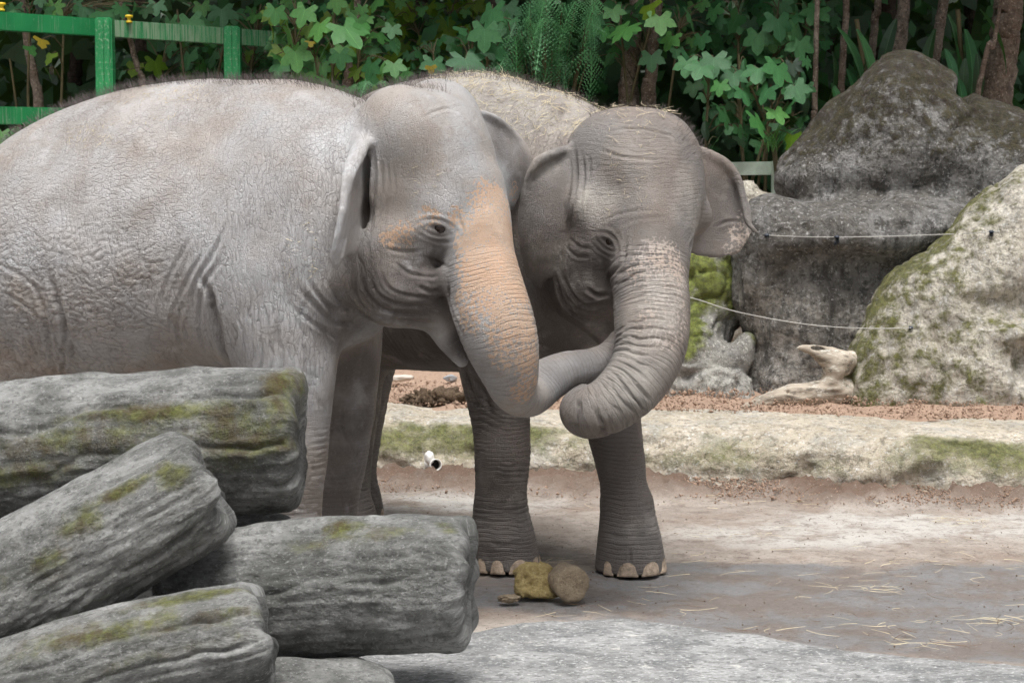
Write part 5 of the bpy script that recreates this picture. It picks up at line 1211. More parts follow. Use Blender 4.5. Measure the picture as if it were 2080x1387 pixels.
# ------------------------------------------------------------------ electric wires on the boulders
M_WIRE = plain('pale_wire', (.46, .45, .42), .5, .15, 5); M_CLIP = plain('black_blue_clip', (.022, .03, .045), .5, .4, 60)
def tube_mesh(name, P, r, n=6):
    P = np.asarray(P, float); m = len(P); T = np.gradient(P, axis=0); T /= np.linalg.norm(T, axis=1)[:, None] + 1e-9; ref = np.array((0.0, 0, 1)) if abs(T[:, 2]).mean() < .8 else np.array((0.0, 1, 0))
    S = np.cross(T, ref); S /= np.linalg.norm(S, axis=1)[:, None] + 1e-9; U = np.cross(S, T); r = np.broadcast_to(r, m); v = []
    for k in range(n):
        a = 2 * math.pi * k / n; v.append(P + (S * math.cos(a) + U * math.sin(a)) * r[:, None])
    V = np.stack(v, 1).reshape(-1, 3); i = np.arange(m * n).reshape(m, n); j = np.roll(i, -1, 1); Q = np.stack([i[:-1], j[:-1], j[1:], i[1:]], -1).reshape(-1, 4)
    return mesh_np(name, V, quads=Q)
bpy.context.view_layer.update()
DG = bpy.context.evaluated_depsgraph_get()
def surf(px, py, default):
    """the place on the boulders that this direction meets"""
    d = Vector(ray(px, py)).normalized(); o_ = Vector((0, 0, CAM_Z)) + d * 12.2
    r = SC.ray_cast(DG, o_, d)
    return np.array(r[1]) if r[0] and r[1].y < 16 else at(px, py, default)
w1 = [at(1558, 478, 13.80), at(1630, 481, 13.72), at(1700, 481, 13.62), at(1790, 480, 13.52), at(1900, 476, 13.42), at(2010, 471, 13.34), at(2110, 466, 13.32)]
w2 = [at(1180, 560, 14.2), at(1300, 583, 14.05), at(1405, 605, 13.9), at(1500, 634, 13.75), at(1640, 659, 13.55), at(1760, 667, 13.45), at(1850, 668, 13.40)]
s1, s2, s3 = surf(1558, 478, 13.8), surf(2012, 471, 13.4), surf(1850, 666, 13.4)
w1[0] = s1; w1[-1] = at(2120, 466, s2[1]); w1[-2] = s2 - np.array((0, .02, 0)); w2[-1] = s3 - np.array((0, .01, 0))
for i in range(1, 5): u = i / 5; w1[i] = at((1630, 1700, 1790, 1900)[i - 1], (481, 481.5, 480.5, 476)[i - 1], s1[1] * (1 - u) + s2[1] * u - .04)
w1 = w1[:4] + [surf(x, y, 13.4) - np.array((0, .06, 0)) for x, y in ((1930, 475), (1955, 474), (1980, 472.5))] + w1[5:]
for i in range(0, 6): w2[i] = at((1180, 1300, 1405, 1500, 1640, 1760)[i], (560, 583, 605, 634, 659, 667)[i], s3[1] + .3 * (1 - i / 6) - .02)
o = obj('upper_wire', tube_mesh('wire', catmull(w1, 50), .0028), M_WIRE); o.name = 'wire'; tag(o, 'upper pale wire strung from the tall boulder to the mossy boulder', 'wire')
o = obj('wire', tube_mesh('wire', catmull(w2, 50), .003), M_WIRE); tag(o, 'lower sagging pale wire ending at the mossy boulder', 'wire')
def clip(p, label):
    root = empty('wire_clip', tuple(float(x) for x in p)); tag(root, label, 'clip', 'clips that hold the wires')
    bm = bmesh.new(); bmesh.ops.create_cube(bm, size=1); bmesh.ops.scale(bm, verts=bm.verts, vec=(.04, .022, .024)); bmesh.ops.bevel(bm, geom=bm.edges[:], offset=.008, segments=2, affect='EDGES'); me = bpy.data.meshes.new('clip_body'); bm.to_mesh(me); bm.free(); obj('clip_body', me, M_CLIP, root)
    obj('peg', tube_mesh('peg', [(.0, -.01, -.01), (.01, .03, -.03), (.0, .09, -.05)], .012, 8), M_CLIP, root)
clip(s1, 'dark clip holding the upper wire to the tall boulder'); clip(w1[2], 'dark clip hanging mid-way along the upper wire'); clip(w1[-2], 'dark clip holding the upper wire to the mossy boulder'); clip(s3, 'dark clip at the end of the lower wire on the mossy boulder')

# straw on the brown elephant
rs = np.random.RandomState(9); it = []; sk = sk_b; xsb = sk.V[:, 0] / sk.V[:, 1] * F_PX + W_PX / 2; ysb = H_PX / 2 - F_PX * np.tan(np.arctan2(sk.V[:, 2] - CAM_Z, sk.V[:, 1]) + PITCH)
def lay(mask, n, lmax, lift=.004):
    idx = np.where(mask)[0]
    if len(idx) == 0: return
    for i in rs.choice(idx, n):
        nn = sk.N[i]; d = np.cross(nn, rs.normal(0, 1, 3)); it.append((sk.V[i] + nn * lift, d + nn * rs.normal(.05, .12), rs.uniform(.2, 1) * lmax, rs.uniform(.0009, .0018), rs.normal(0, .25)))
lay((sk.N[:, 2] > .60) & (sk.V[:, 2] > 2.05) & (xsb > 880) & (xsb < 1180), 700, .07)
lay((sk.N[:, 2] > .75) & (sk.V[:, 2] > 1.95) & (xsb > 1190) & (xsb < 1370), 90, .08, .010)
lay((abs(xsb - 1290) < 55) & (ysb > 225) & (ysb < 430) & (sk.N[:, 1] < -.2), 60, .035)
o = obj('straw', stalks('straw_on_back', it, M_STRAW), M_STRAW, smooth=False); o.data.materials.clear(); o.data.materials.append(M_STRAW); tag(o, 'pale straw lying on the back and forehead of the brown elephant', 'straw', kind='stuff')
rs = np.random.RandomState(19); it = []; sk = sk_a; xsa = sk.V[:, 0] / sk.V[:, 1] * F_PX + W_PX / 2; ysa = H_PX / 2 - F_PX * np.tan(np.arctan2(sk.V[:, 2] - CAM_Z, sk.V[:, 1]) + PITCH)
for (cx, cy, sx, sy, n) in ((360, 190, 70, 16, 70), (190, 275, 50, 22, 60), (300, 225, 80, 25, 25), (610, 510, 35, 60, 26), (860, 360, 30, 40, 16)):
    lay((abs(xsa - cx) < sx) & (abs(ysa - cy) < sy) & (sk.N[:, 1] < .3), n, .03, .002)
o = obj('straw', stalks('crumbs_on_back', it, M_STRAW), M_STRAW, smooth=False); tag(o, 'straw crumbs and grit stuck to the back of the pale elephant', 'straw', kind='stuff')
# ------------------------------------------------------------------ fences
M_GREEN = NT('green_painted_steel'); t = M_GREEN
c = t.mix(t.ramp(t.noise(2, 4, .6), .35, .65), (.010, .20, .062), (.02, .28, .09))
st_ = t.noise(5, 5, .75, t.scaled(t.ob, (9, 9, .35)))
c = t.mix(t.mt('MULTIPLY', t.ramp(t.mt('ADD', st_, t.mt('MULTIPLY', t.attr('worn'), .20)), .56, .72), .8), c, (.30, .40, .28))
c = t.mix(t.mt('MULTIPLY', t.ramp(t.noise(45, 4, .7), .66, .72), .6), c, (.5, .55, .48)); t.put(c, t.b.inputs['Base Color']); t.b.inputs['Roughness'].default_value = .5; M_GREEN = t.m
M_PALEG = plain('pale_green_steel', (.52, .62, .52), .6, .2, 9, .2); M_YEL = plain('yellow_plastic', (.72, .50, .02), .45, .1, 9); M_BOLT = plain('dark_bolt', (.03, .035, .04), .5, .2, 9)
def beam(name, a, b, w, h, mat, parent, inv, worn=0.0):
    """a bevelled bar of section w (depth) x h between two points"""
    a, b = np.asarray(a, float), np.asarray(b, float); d = b - a; l = np.linalg.norm(d); bm = bmesh.new(); bmesh.ops.create_cube(bm, size=1); bmesh.ops.scale(bm, verts=bm.verts, vec=(l, w, h)); bmesh.ops.bevel(bm, geom=bm.edges[:], offset=min(w, h) * .09, segments=2, affect='EDGES')
    me = bpy.data.meshes.new(name); bm.to_mesh(me); bm.free(); attr(me, 'worn', np.full(len(me.vertices), worn)); o = obj(name, me, mat, parent, smooth=False)
    x = Vector(d).normalized(); zz = Vector((0, 0, 1)) if abs(x.z) < .9 else Vector((0, -1, 0)); y = zz.cross(x).normalized(); zz = x.cross(y)
    M = Matrix((x, y, zz)).transposed().to_4x4(); M.translation = Vector((a + b) / 2); o.matrix_parent_inverse = inv; o.matrix_basis = M; return o
fY = lambda px: 16.0 + (px / 555.0) * 2.3
ft = lambda px: 23 + px * .0715
base = at(215, 60, fY(215)); fr = empty('green_fence', (base[0], base[1], soil_z(base[0], base[1]))); tag(fr, 'bright green painted steel rail fence with yellow insulators behind the pale elephant', 'fence'); bpy.context.view_layer.update(); inv = fr.matrix_world.inverted()
def fp(px, dy): return at(px, ft(px) + dy, fY(px))
sc_ = lambda px: 16.0 / fY(px)
for x0, x1, w in ((-330, 196, .05), (196, 455, .8), (455, 556, .7)):
    beam('rail', fp(x0, 20 * sc_(x0)) + np.array((0, .04, 0)), fp(x1, 20 * sc_(x1)) + np.array((0, .04, 0)), .06, 37 * mpp(16.0), M_GREEN, fr, inv, w)
for x0, x1, w in ((-330, 196, .3), (196, 455, .5)):
    beam('rail', fp(x0, 211 * sc_(x0)) + np.array((0, .04, 0)), fp(x1, 211 * sc_(x1)) + np.array((0, .04, 0)), .06, 36 * mpp(16.0), M_GREEN, fr, inv, w)
for px in (-60, 215, 474):
    p = fp(px, -1 if px < 300 else -2); z0 = soil_z(p[0], p[1]) - .3; beam('post', (p[0], p[1] - .05, z0), (p[0], p[1] - .05, p[2]), .135, .145, M_GREEN, fr, inv, .15)
    beam('post_flange', (p[0] - .018, p[1] - .125, z0), (p[0] - .018, p[1] - .125, p[2] - .02), .035, .012, M_GREEN, fr, inv, .3); beam('post_flange', (p[0] + .03, p[1] - .125, z0), (p[0] + .03, p[1] - .125, p[2] - .02), .035, .012, M_GREEN, fr, inv, .3)
for px, dy in ((6, -8), (264, -2)):
    p = fp(px, dy) + np.array((0, -.04, 0)); v = []; prof = [(-.032, .010), (-.03, .02), (-.018, .02), (-.012, .012), (.008, .012), (.014, .024), (.03, .024), (.034, .006)]; n = 14
    P = np.array([p + np.array((0, 0, z)) for z, _ in prof]); me = mesh_np('insulator', np.array([P[i] + np.array((math.cos(2 * math.pi * k / n), math.sin(2 * math.pi * k / n), 0)) * prof[i][1] * 1.25 for i in range(len(prof)) for k in range(n)]), faces=[(i * n + k, i * n + (k + 1) % n, (i + 1) * n + (k + 1) % n, (i + 1) * n + k) for i in range(len(prof) - 1) for k in range(n)] + [tuple(range((len(prof) - 1) * n, len(prof) * n))])
    o = obj('insulator', me, M_YEL, fr); o.matrix_parent_inverse = inv
p = at(1579, 330, 17.2); z0 = soil_z(p[0], p[1]); fr2 = empty('pale_fence', (p[0], p[1], z0)); tag(fr2, 'pale green rail fence end beside the tall boulder', 'fence'); bpy.context.view_layer.update(); inv = fr2.matrix_world.inverted()
beam('post', (p[0], p[1], z0 - .3), (p[0], p[1], at(1579, 327, 17.2)[2]), .09, .095, M_PALEG, fr2, inv)
for dy in (14, 95): beam('rail', at(1180, 333 + dy, 17.25), at(1570, 328 + dy, 17.25), .05, 27 * mpp(17.2), M_PALEG, fr2, inv)
me = tube_mesh('bolt', [at(1579, 341, 17.13), at(1579, 341, 17.2)], .028, 12); me2 = me; o = obj('bolt', me, M_BOLT, fr2); o.matrix_parent_inverse = inv; v = at(1579, 341, 17.13)

# ------------------------------------------------------------------ leaves
def leaf_material(name, c1, c2, gloss=.52, trans=.3):
    t = NT(name); rn = t.nd('ShaderNodeObjectInfo').outputs['Random']
    c = t.mix(rn, c1, c2); c = t.mix(t.mt('MULTIPLY', t.ramp(t.noise(7, 5, .65), .42, .7), .5), c, tuple(x * .55 for x in c1))
    pl = t.sep(t.ob); vein = t.ramp(t.mt('ABSOLUTE', pl[0]), .0, .012, 1, 0); c = t.mix(t.mt('MULTIPLY', vein, .45), c, tuple(min(1, x * 2.2 + .03) for x in c2))
    t.put(c, t.b.inputs['Base Color']); t.b.inputs['Roughness'].default_value = gloss
    tr = t.nd('ShaderNodeBsdfTranslucent'); t.put(t.mix(.5, c, (.20, .30, .03)), tr.inputs['Color']); mx = t.nd('ShaderNodeMixShader'); mx.inputs[0].default_value = trans
    out = [n for n in t.N if n.type == 'OUTPUT_MATERIAL'][0]; t.L.new(t.b.outputs[0], mx.inputs[1]); t.L.new(tr.outputs[0], mx.inputs[2]); t.L.new(mx.outputs[0], out.inputs['Surface'])
    t.bump(t.noise(22, 3), .15, .02); return t.m
ML = {'mid': leaf_material('leaf_mid', (.050, .20, .048), (.11, .29, .066)), 'dark': leaf_material('leaf_dark', (.030, .140, .046), (.062, .21, .066)), 'blue': leaf_material('leaf_bluish', (.038, .165, .060), (.075, .23, .082)),
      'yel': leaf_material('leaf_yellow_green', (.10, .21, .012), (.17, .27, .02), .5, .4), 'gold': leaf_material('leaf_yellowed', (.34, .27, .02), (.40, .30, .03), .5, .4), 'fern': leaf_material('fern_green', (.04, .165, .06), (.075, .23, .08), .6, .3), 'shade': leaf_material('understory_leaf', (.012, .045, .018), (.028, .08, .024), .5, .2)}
def palmate(name, lobes, mat, seed, cup=.10):
    """lobed leaf, petiole at the origin, tip along -Y... unit radius; folded along its ribs"""
    rs = np.random.RandomState(seed); v = [(0, 0, 0)]; n = len(lobes)
    for i, (ang, r, w) in enumerate(lobes):
        for da, fr, ex in ((-w, .76, 0), (-w * .5, .84, 0), (0, 1.0, 1), (w * .5, .84, 0), (w, .76, 0)):
            a = R(ang + da); q = r * fr * rs.uniform(.95, 1.05); x, y = math.sin(a) * q, -math.cos(a) * q
            v.append((x, y, -.13 * q * q - cup * .25 * abs(x)))
        if i < n - 1:
            a = R((ang + lobes[i + 1][0]) / 2); q = .58 * (r + lobes[i + 1][1]) / 2; v.append((math.sin(a) * q, -math.cos(a) * q, -.06 * q))
    m = len(v); f = [(0, i, i + 1) for i in range(1, m - 1)]
    f = [(a, c_, b) for a, b, c_ in f]
    me = mesh_np(name, v, faces=f); me.materials.append(ML[mat]); me.polygons.foreach_set('use_smooth', np.ones(len(me.polygons), dtype=bool)); return me
L5 = [(-118, .66, 20), (-58, .88, 21), (0, 1.0, 21), (58, .88, 21), (118, .66, 20)]; L3 = [(-80, .70, 30), (0, 1.0, 30), (80, .70, 30)]; L7 = [(-132, .62, 14), (-88, .8, 16), (-44, .93, 16), (0, 1.0, 16), (44, .93, 16), (88, .8, 16), (132, .62, 14)]
LM = {}
for k in ML:
    LM[k] = [palmate('leaf', L5, k, 1), palmate('leaf', L5, k, 2, .3), palmate('leaf', L3, k, 3), palmate('leaf', L7, k, 4)]
def blade_mesh(name, mat, l=1.0, w=.2, bend=.5, n=7, fold=.25):
    v, f = [], []
    for i in range(n):
        q = i / (n - 1); ww = w * .5 * math.sin(math.pi * min(1, q * .92 + .06)) ** .8; y = -l * (q - .25 * bend * q * q); z = -l * bend * .5 * q * q
        v += [(-ww, y, z - fold * ww * .0 + fold * ww), (0, y, z), (ww, y, z + fold * ww)]
    for i in range(n - 1):
        a = 3 * i; f += [(a, a + 1, a + 4, a + 3), (a + 1, a + 2, a + 5, a + 4)]
    me = mesh_np(name, v, faces=f); me.materials.append(ML[mat]); return me
for k in ML: LM[k].append(blade_mesh('leaf', k, 1.25, .5, .5, 7, .3))
M_BARK = rock_material('tree_bark', (.17, .125, .095), (.30, .25, .205), (.075, .06, .05), (.05, .075, .03), .55, .75, streak=1, grain=30, bump=.8, bdist=.03, mossn=4); M_STEM = plain('green_brown_stem', (.10, .085, .04), .7, .3, 8); M_DARKBARK = rock_material('dark_bark', (.05, .036, .028), (.085, .065, .05), (.03, .025, .02), (.03, .04, .015), .6, .8, streak=1, grain=30, bump=.8, bdist=.03)
def put_leaf(parent, me, p, size, az, tilt, roll, inv):
    """leaf with its stalk at p; tilt 0 lies flat, 90 hangs; az turns it about the vertical (0: tip towards the camera)"""
    o = bpy.data.objects.new('leaf', me); COL.objects.link(o); o.parent = parent; o.matrix_parent_inverse = inv
    o.matrix_world = Matrix.Translation(Vector(p)) @ Matrix.Rotation(az, 4, 'Z') @ Matrix.Rotation(tilt, 4, 'X') @ Matrix.Rotation(roll, 4, 'Y') @ Matrix.Scale(size, 4); return o
def shrub(name, foot, tips, leaves, label, seed, stem_r=.02, mat=M_STEM, cat='shrub', group='broad-leaved shrubs under the trees'):
    """leaves: px, py, Y, size px, kind, variant; each gets a twig from the nearest stem"""
    rs = np.random.RandomState(seed); fz = soil_z(foot[0], foot[1]); root = empty(name, (foot[0], foot[1], fz)); tag(root, label, cat, group); bpy.context.view_layer.update(); inv = root.matrix_world.inverted()
    V, Q, k0 = [], [], 0; stems = []
    def add(P, r):
        nonlocal k0
        m = tube_mesh('t', P, r, 6); n = len(m.vertices); v = np.zeros(n * 3, np.float32); m.vertices.foreach_get('co', v); q = np.zeros(len(m.loops), np.int32); m.loops.foreach_get('vertex_index', q); V.append(v.reshape(-1, 3)); Q.append(q.reshape(-1, 4) + k0); k0 += n; bpy.data.meshes.remove(m)
    for tp in tips:
        a = np.array((foot[0] + rs.normal(0, .05), foot[1] + rs.normal(0, .05), fz - .05)); b = np.asarray(tp); mid = a * .5 + b * .5 + rs.normal(0, .09, 3); P = catmull([a, mid, b], 18); stems.append(P); add(P, np.linspace(stem_r, stem_r * .45, 18))
    S = np.vstack(stems)
    for px, py, Y, sz, kind, var in leaves:
        p = at(px, py, Y); size = sz * mpp(Y) * rs.uniform(.48, .68); c = S[np.argmin(np.linalg.norm(S - p - np.array((0, .05, -.1)), axis=1))]
        P = catmull([c, (c + p) / 2 + np.array((0, 0, .06)), p], 6); add(P, np.linspace(.006, .0035, 6))
        put_leaf(root, LM[kind][var], p, size, rs.normal(0, .7), R(rs.uniform(35, 80)), rs.normal(0, .3), inv)
    o = obj('branch', mesh_np('branch', np.vstack(V), quads=np.vstack(Q)), mat, root); o.matrix_parent_inverse = inv; return root
def cloud(poly, n, Y0, Y1, s0, s1, kinds, seed, mind=.30):
    n = int(n * 2.8)
    """leaves strewn over a photo region"""
    rs = np.random.RandomState(seed); P = np.array(poly, float); out = []; x0, y0 = P.min(0); x1, y1 = P.max(0); tries = 0
    while len(out) < n and tries < n * 40:
        tries += 1; x, y = rs.uniform(x0, x1), rs.uniform(y0, y1); ins = False; j = len(P) - 1
        for i in range(len(P)):
            if (P[i, 1] > y) != (P[j, 1] > y) and x < (P[j, 0] - P[i, 0]) * (y - P[i, 1]) / (P[j, 1] - P[i, 1]) + P[i, 0]: ins = not ins
            j = i
        s = rs.uniform(s0, s1)
        if not ins or any((x - q[0]) ** 2 + (y - q[1]) ** 2 < (mind * s) ** 2 for q in out): continue
        out.append((x, y, rs.uniform(Y0, Y1), s * rs.uniform(.7, 1.05), kinds[rs.randint(len(kinds))], rs.choice([0, 0, 1, 2, 0, 3, 4])))
    return out
B3 = lambda px, py, Y: at(px, py, Y)
shrub('maple_leaved_shrub', at(400, 300, 18.6)[:2], [B3(360, 20, 18.4), B3(460, 60, 18.4), B3(530, 10, 18.6), B3(330, 130, 18.6)],
      [(385, 40, 18.0, 80, 'blue', 0), (345, 45, 18.1, 70, 'blue', 0), (430, 50, 18.2, 75, 'dark', 0), (450, 20, 18.3, 80, 'dark', 1), (385, 110, 18.5, 70, 'blue', 0), (345, 90, 18.6, 60, 'blue', 0), (440, 105, 18.6, 70, 'dark', 0), (270, 60, 18.5, 50, 'yel', 0), (315, 125, 18.5, 66, 'yel', 0), (275, 130, 18.6, 50, 'yel', 2), (250, 145, 18.4, 40, 'blue', 2), (410, 10, 18.4, 60, 'mid', 0), (500, 140, 18.7, 60, 'dark', 0), (520, 30, 18.4, 60, 'mid', 0), (505, 105, 18.7, 50, 'yel', 2)] + cloud([(330, 60), (560, 0), (570, 160), (380, 150)], 20, 18.8, 19.3, 45, 70, ['dark', 'mid', 'blue'], 3),
      'shrub with large lobed leaves hanging over the green fence rail', 3)
shrub('maple_leaved_shrub', at(640, 300, 17.6)[:2], [B3(600, 20, 17.5), B3(680, 30, 17.5), B3(740, 10, 17.5), B3(640, 120, 17.5)],
      [(585, 60, 17.0, 80, 'mid', 0), (620, 20, 17.0, 75, 'mid', 0), (650, 50, 16.9, 70, 'mid', 1), (600, 105, 17.1, 80, 'mid', 0), (700, 55, 16.8, 95, 'mid', 0), (735, 50, 16.9, 60, 'mid', 2), (660, 95, 17.0, 80, 'blue', 0), (620, 150, 17.2, 70, 'mid', 0), (690, 110, 17.1, 60, 'dark', 0), (570, 130, 17.3, 60, 'dark', 0), (755, 130, 17.2, 75, 'dark', 0), (800, 130, 17.1, 70, 'mid', 1), (560, 20, 17.2, 60, 'mid', 0), (630, 85, 17.2, 30, 'gold', 2)] + cloud([(545, 0), (790, 0), (830, 190), (560, 190)], 34, 17.3, 18.4, 45, 75, ['mid', 'dark', 'mid', 'yel'], 4),
      'bushy shrub with large mid-green lobed leaves behind the elephant heads', 4)
shrub('yellow_leaved_shrub', at(900, 300, 19.5)[:2], [B3(840, 40, 19.4), B3(920, 10, 19.4), B3(960, 80, 19.4)],
      cloud([(790, 0), (1010, 0), (1010, 110), (800, 130)], 42, 19.0, 20.2, 45, 75, ['yel', 'yel', 'mid'], 5), 'yellow-green lobed shrub between the slim trunk and the fern', 5)
shrub('dark_leaved_shrub', at(930, 320, 17.8)[:2], [B3(880, 110, 17.7), B3(960, 90, 17.7), B3(1000, 30, 17.7)],
      [(880, 125, 17.3, 80, 'blue', 0), (945, 120, 17.2, 90, 'blue', 3), (985, 60, 17.2, 80, 'blue', 0), (1000, 20, 17.3, 90, 'blue', 0), (1010, 95, 17.3, 70, 'blue', 1), (875, 135, 17.1, 34, 'gold', 2)] + cloud([(830, 110), (1040, 0), (1050, 160), (840, 165)], 22, 17.5, 18.4, 50, 75, ['dark', 'blue', 'shade'], 6),
      'dark bluish lobed shrub standing just above the brown elephant back', 6)
shrub('maple_leaved_shrub', at(1290, 330, 18.0)[:2], [B3(1260, 40, 17.9), B3(1330, 20, 17.9), B3(1380, 60, 17.9)],
      [(1275, 55, 17.4, 80, 'mid', 3), (1225, 60, 17.5, 60, 'mid', 0), (1340, 35, 17.4, 75, 'mid', 0), (1365, 75, 17.5, 65, 'mid', 0), (1320, 10, 17.5, 70, 'yel', 2), (1245, 20, 17.6, 60, 'mid', 0), (1400, 30, 17.6, 70, 'dark', 0), (1425, 75, 17.6, 60, 'dark', 0), (1240, 110, 17.6, 55, 'dark', 2), (1375, 100, 17.7, 40, 'blue', 2)] + cloud([(1200, 0), (1460, 0), (1450, 110), (1215, 120)], 22, 17.8, 18.8, 50, 75, ['dark', 'mid', 'shade'], 7),
      'shrub with star-shaped leaves growing in front of the paired trunks', 7)
shrub('maple_leaved_shrub', at(1520, 360, 17.4)[:2], [B3(1440, 140, 17.3), B3(1520, 160, 17.3), B3(1600, 150, 17.3), B3(1570, 230, 17.3), B3(1500, 110, 17.3)],
      [(1395, 125, 16.9, 60, 'dark', 0), (1425, 135, 16.8, 70, 'dark', 0), (1450, 118, 16.9, 70, 'dark', 0), (1463, 170, 16.7, 60, 'mid', 1), (1540, 140, 16.8, 80, 'dark', 0), (1580, 135, 16.8, 80, 'dark', 0), (1615, 175, 16.8, 75, 'dark', 0), (1560, 180, 16.7, 75, 'dark', 0), (1510, 185, 16.8, 70, 'dark', 0), (1535, 240, 16.6, 78, 'mid', 0), (1575, 225, 16.7, 60, 'mid', 0), (1600, 215, 16.8, 60, 'dark', 0), (1470, 230, 16.9, 60, 'dark', 0), (1610, 275, 16.7, 70, 'yel', 2), (1500, 260, 16.9, 50, 'dark', 0), (1490, 150, 17.0, 60, 'dark', 0)] + cloud([(1380, 110), (1640, 120), (1640, 290), (1450, 290)], 26, 17.1, 17.8, 45, 70, ['dark', 'dark', 'shade'], 8),
      'shrub with dark star-shaped leaves between the brown elephant and the tall boulder', 8)
shrub('maple_leaved_shrub', at(1560, 300, 18.2)[:2], [B3(1500, 20, 18.2), B3(1580, 20, 18.2), B3(1640, 40, 18.2)],
      [(1580, 40, 17.6, 90, 'dark', 0), (1620, 60, 17.6, 80, 'dark', 0), (1625, 85, 17.5, 70, 'dark', 1), (1540, 70, 17.7, 70, 'dark', 0), (1500, 30, 17.7, 80, 'blue', 2), (1660, 20, 17.8, 70, 'dark', 0)] + cloud([(1440, 0), (1700, 0), (1680, 90), (1480, 110)], 34, 17.8, 18.8, 50, 80, ['dark', 'blue', 'shade', 'mid'], 9),
      'shrub with drooping dark leaves high between the brown elephant and the boulder peak', 9)
shrub('thin_leaved_shrub', at(110, 340, 18.2)[:2], [B3(60, 20, 18.1), B3(130, 30, 18.1), B3(20, 120, 18.1)],
      [(85, 80, 17.8, 50, 'gold', 2), (105, 110, 17.8, 50, 'yel', 2), (95, 140, 17.9, 50, 'mid', 2), (60, 95, 18, 40, 'mid', 2), (30, 15, 18, 60, 'dark', 0), (110, 10, 18, 55, 'mid', 3), (170, 15, 18, 60, 'dark', 0)] + cloud([(0, 0), (330, 0), (300, 30), (0, 20)], 18, 17.8, 19, 45, 70, ['dark', 'shade', 'blue'], 10) + cloud([(0, 270), (60, 240), (20, 330), (0, 330)], 8, 17.2, 18, 40, 60, ['mid', 'dark'], 11),
      'sparse thin-stemmed shrub with a few yellowing leaves behind the green fence', 10)
# fern fronds
def frond_mesh(mat, seed):
    rs = np.random.RandomState(seed); v, f = [], []; n = 10
    for i in range(n):                                  # pinnae, each a feather of slim toothed leaflets
        q = i / n; y = -q; z = -.35 * q * q; L_ = (.46 * (1 - q) ** .75 + .03) * rs.uniform(.85, 1.12)
        for sgn in (-1, 1):
            m = max(3, int(8 * L_ / .46)); an = .55 + .25 * q + rs.normal(0, .06); dr = rs.uniform(.15, .5); ax_ = np.array((sgn * math.cos(an), -math.sin(an), -dr * .5))
            for j in range(m):
                r0 = (j + .3) / m * L_; c_ = np.array((0, y, z)) + ax_ * r0 + np.array((0, 0, -dr * r0 * r0)); ll = .085 * (1 - .75 * j / m) * (.6 + .4 * (1 - q)); w = ll * .30
                for s2 in (-1, 1):
                    d = ax_ * .55 + s2 * np.array((sgn * math.sin(an), math.cos(an), 0)) * .85 + np.array((0, 0, -.2)); d /= np.linalg.norm(d); p_ = np.cross(d, (0, 0, 1)); p_ /= np.linalg.norm(p_); k0 = len(v)
                    v += [c_, c_ + d * ll * .45 + p_ * w, c_ + d * ll, c_ + d * ll * .45 - p_ * w]; f.append((k0, k0 + 1, k0 + 2, k0 + 3))
        k0 = len(v); v += [(-.006, y, z), (.006, y, z), (.006, y - 1 / n, -.35 * (q + 1 / n) ** 2), (-.006, y - 1 / n, -.35 * (q + 1 / n) ** 2)]; f.append((k0, k0 + 1, k0 + 2, k0 + 3))
    me = mesh_np('frond', v, faces=f); me.materials.append(ML[mat]); return me
FR = {'fern': [frond_mesh('fern', 1), frond_mesh('fern', 2)], 'dark': [frond_mesh('dark', 3), frond_mesh('blue', 4)]}
def fern(name, foot, rows, label, seed):
    rs = np.random.RandomState(seed); z = soil_z(*foot); root = empty(name, (foot[0], foot[1], z)); tag(root, label, 'fern', 'ferns under the trees'); bpy.context.view_layer.update(); inv = root.matrix_world.inverted()
    V, Q, k0 = [], [], 0
    for px, py, Y, sz, kind, az, tilt in rows:
        p = at(px, py, Y); o = put_leaf(root, FR[kind][rs.randint(2)], p, sz * mpp(Y), R(az), R(tilt), rs.normal(0, .2), inv); o.name = 'frond'
        m = tube_mesh('t', catmull([(foot[0], foot[1], z), ((foot[0] + p[0]) / 2, (foot[1] + p[1]) / 2 + .1, (z + p[2]) / 2 + .25), p], 10), .006, 5); n = len(m.vertices); v = np.zeros(n * 3, np.float32); m.vertices.foreach_get('co', v); q = np.zeros(len(m.loops), np.int32); m.loops.foreach_get('vertex_index', q); V.append(v.reshape(-1, 3)); Q.append(q.reshape(-1, 4) + k0); k0 += n; bpy.data.meshes.remove(m)
    o = obj('stalk', mesh_np('stalk', np.vstack(V), quads=np.vstack(Q)), M_STEM, root); o.matrix_parent_inverse = inv
rs = np.random.RandomState(77); rows = [(1060 + 150 * rs.rand(), -20 + 70 * rs.rand(), 17.0 + .4 * rs.rand(), 75 + 55 * rs.rand(), 'fern', rs.normal(0, 40), rs.uniform(35, 80)) for _ in range(17)] + [(1000 + 200 * rs.rand(), 40 + 80 * rs.rand(), 17.2 + .5 * rs.rand(), 70 + 45 * rs.rand(), 'dark', rs.normal(0, 45), rs.uniform(40, 82)) for _ in range(22)]
fern('tree_fern', at(1110, 330, 17.6)[:2], rows, 'bright green fern with hanging lacy fronds above the brown elephant back', 21)
fern('low_fern', at(760, 330, 15.8)[:2], [(720, 172, 15.4, 60, 'fern', -50, 45), (745, 165, 15.4, 70, 'fern', -20, 40), (780, 165, 15.4, 70, 'fern', 20, 40), (810, 165, 15.5, 60, 'fern', 50, 40), (700, 180, 15.5, 50, 'fern', -70, 40)], 'small low fern peeping over the pale elephant neck', 22)
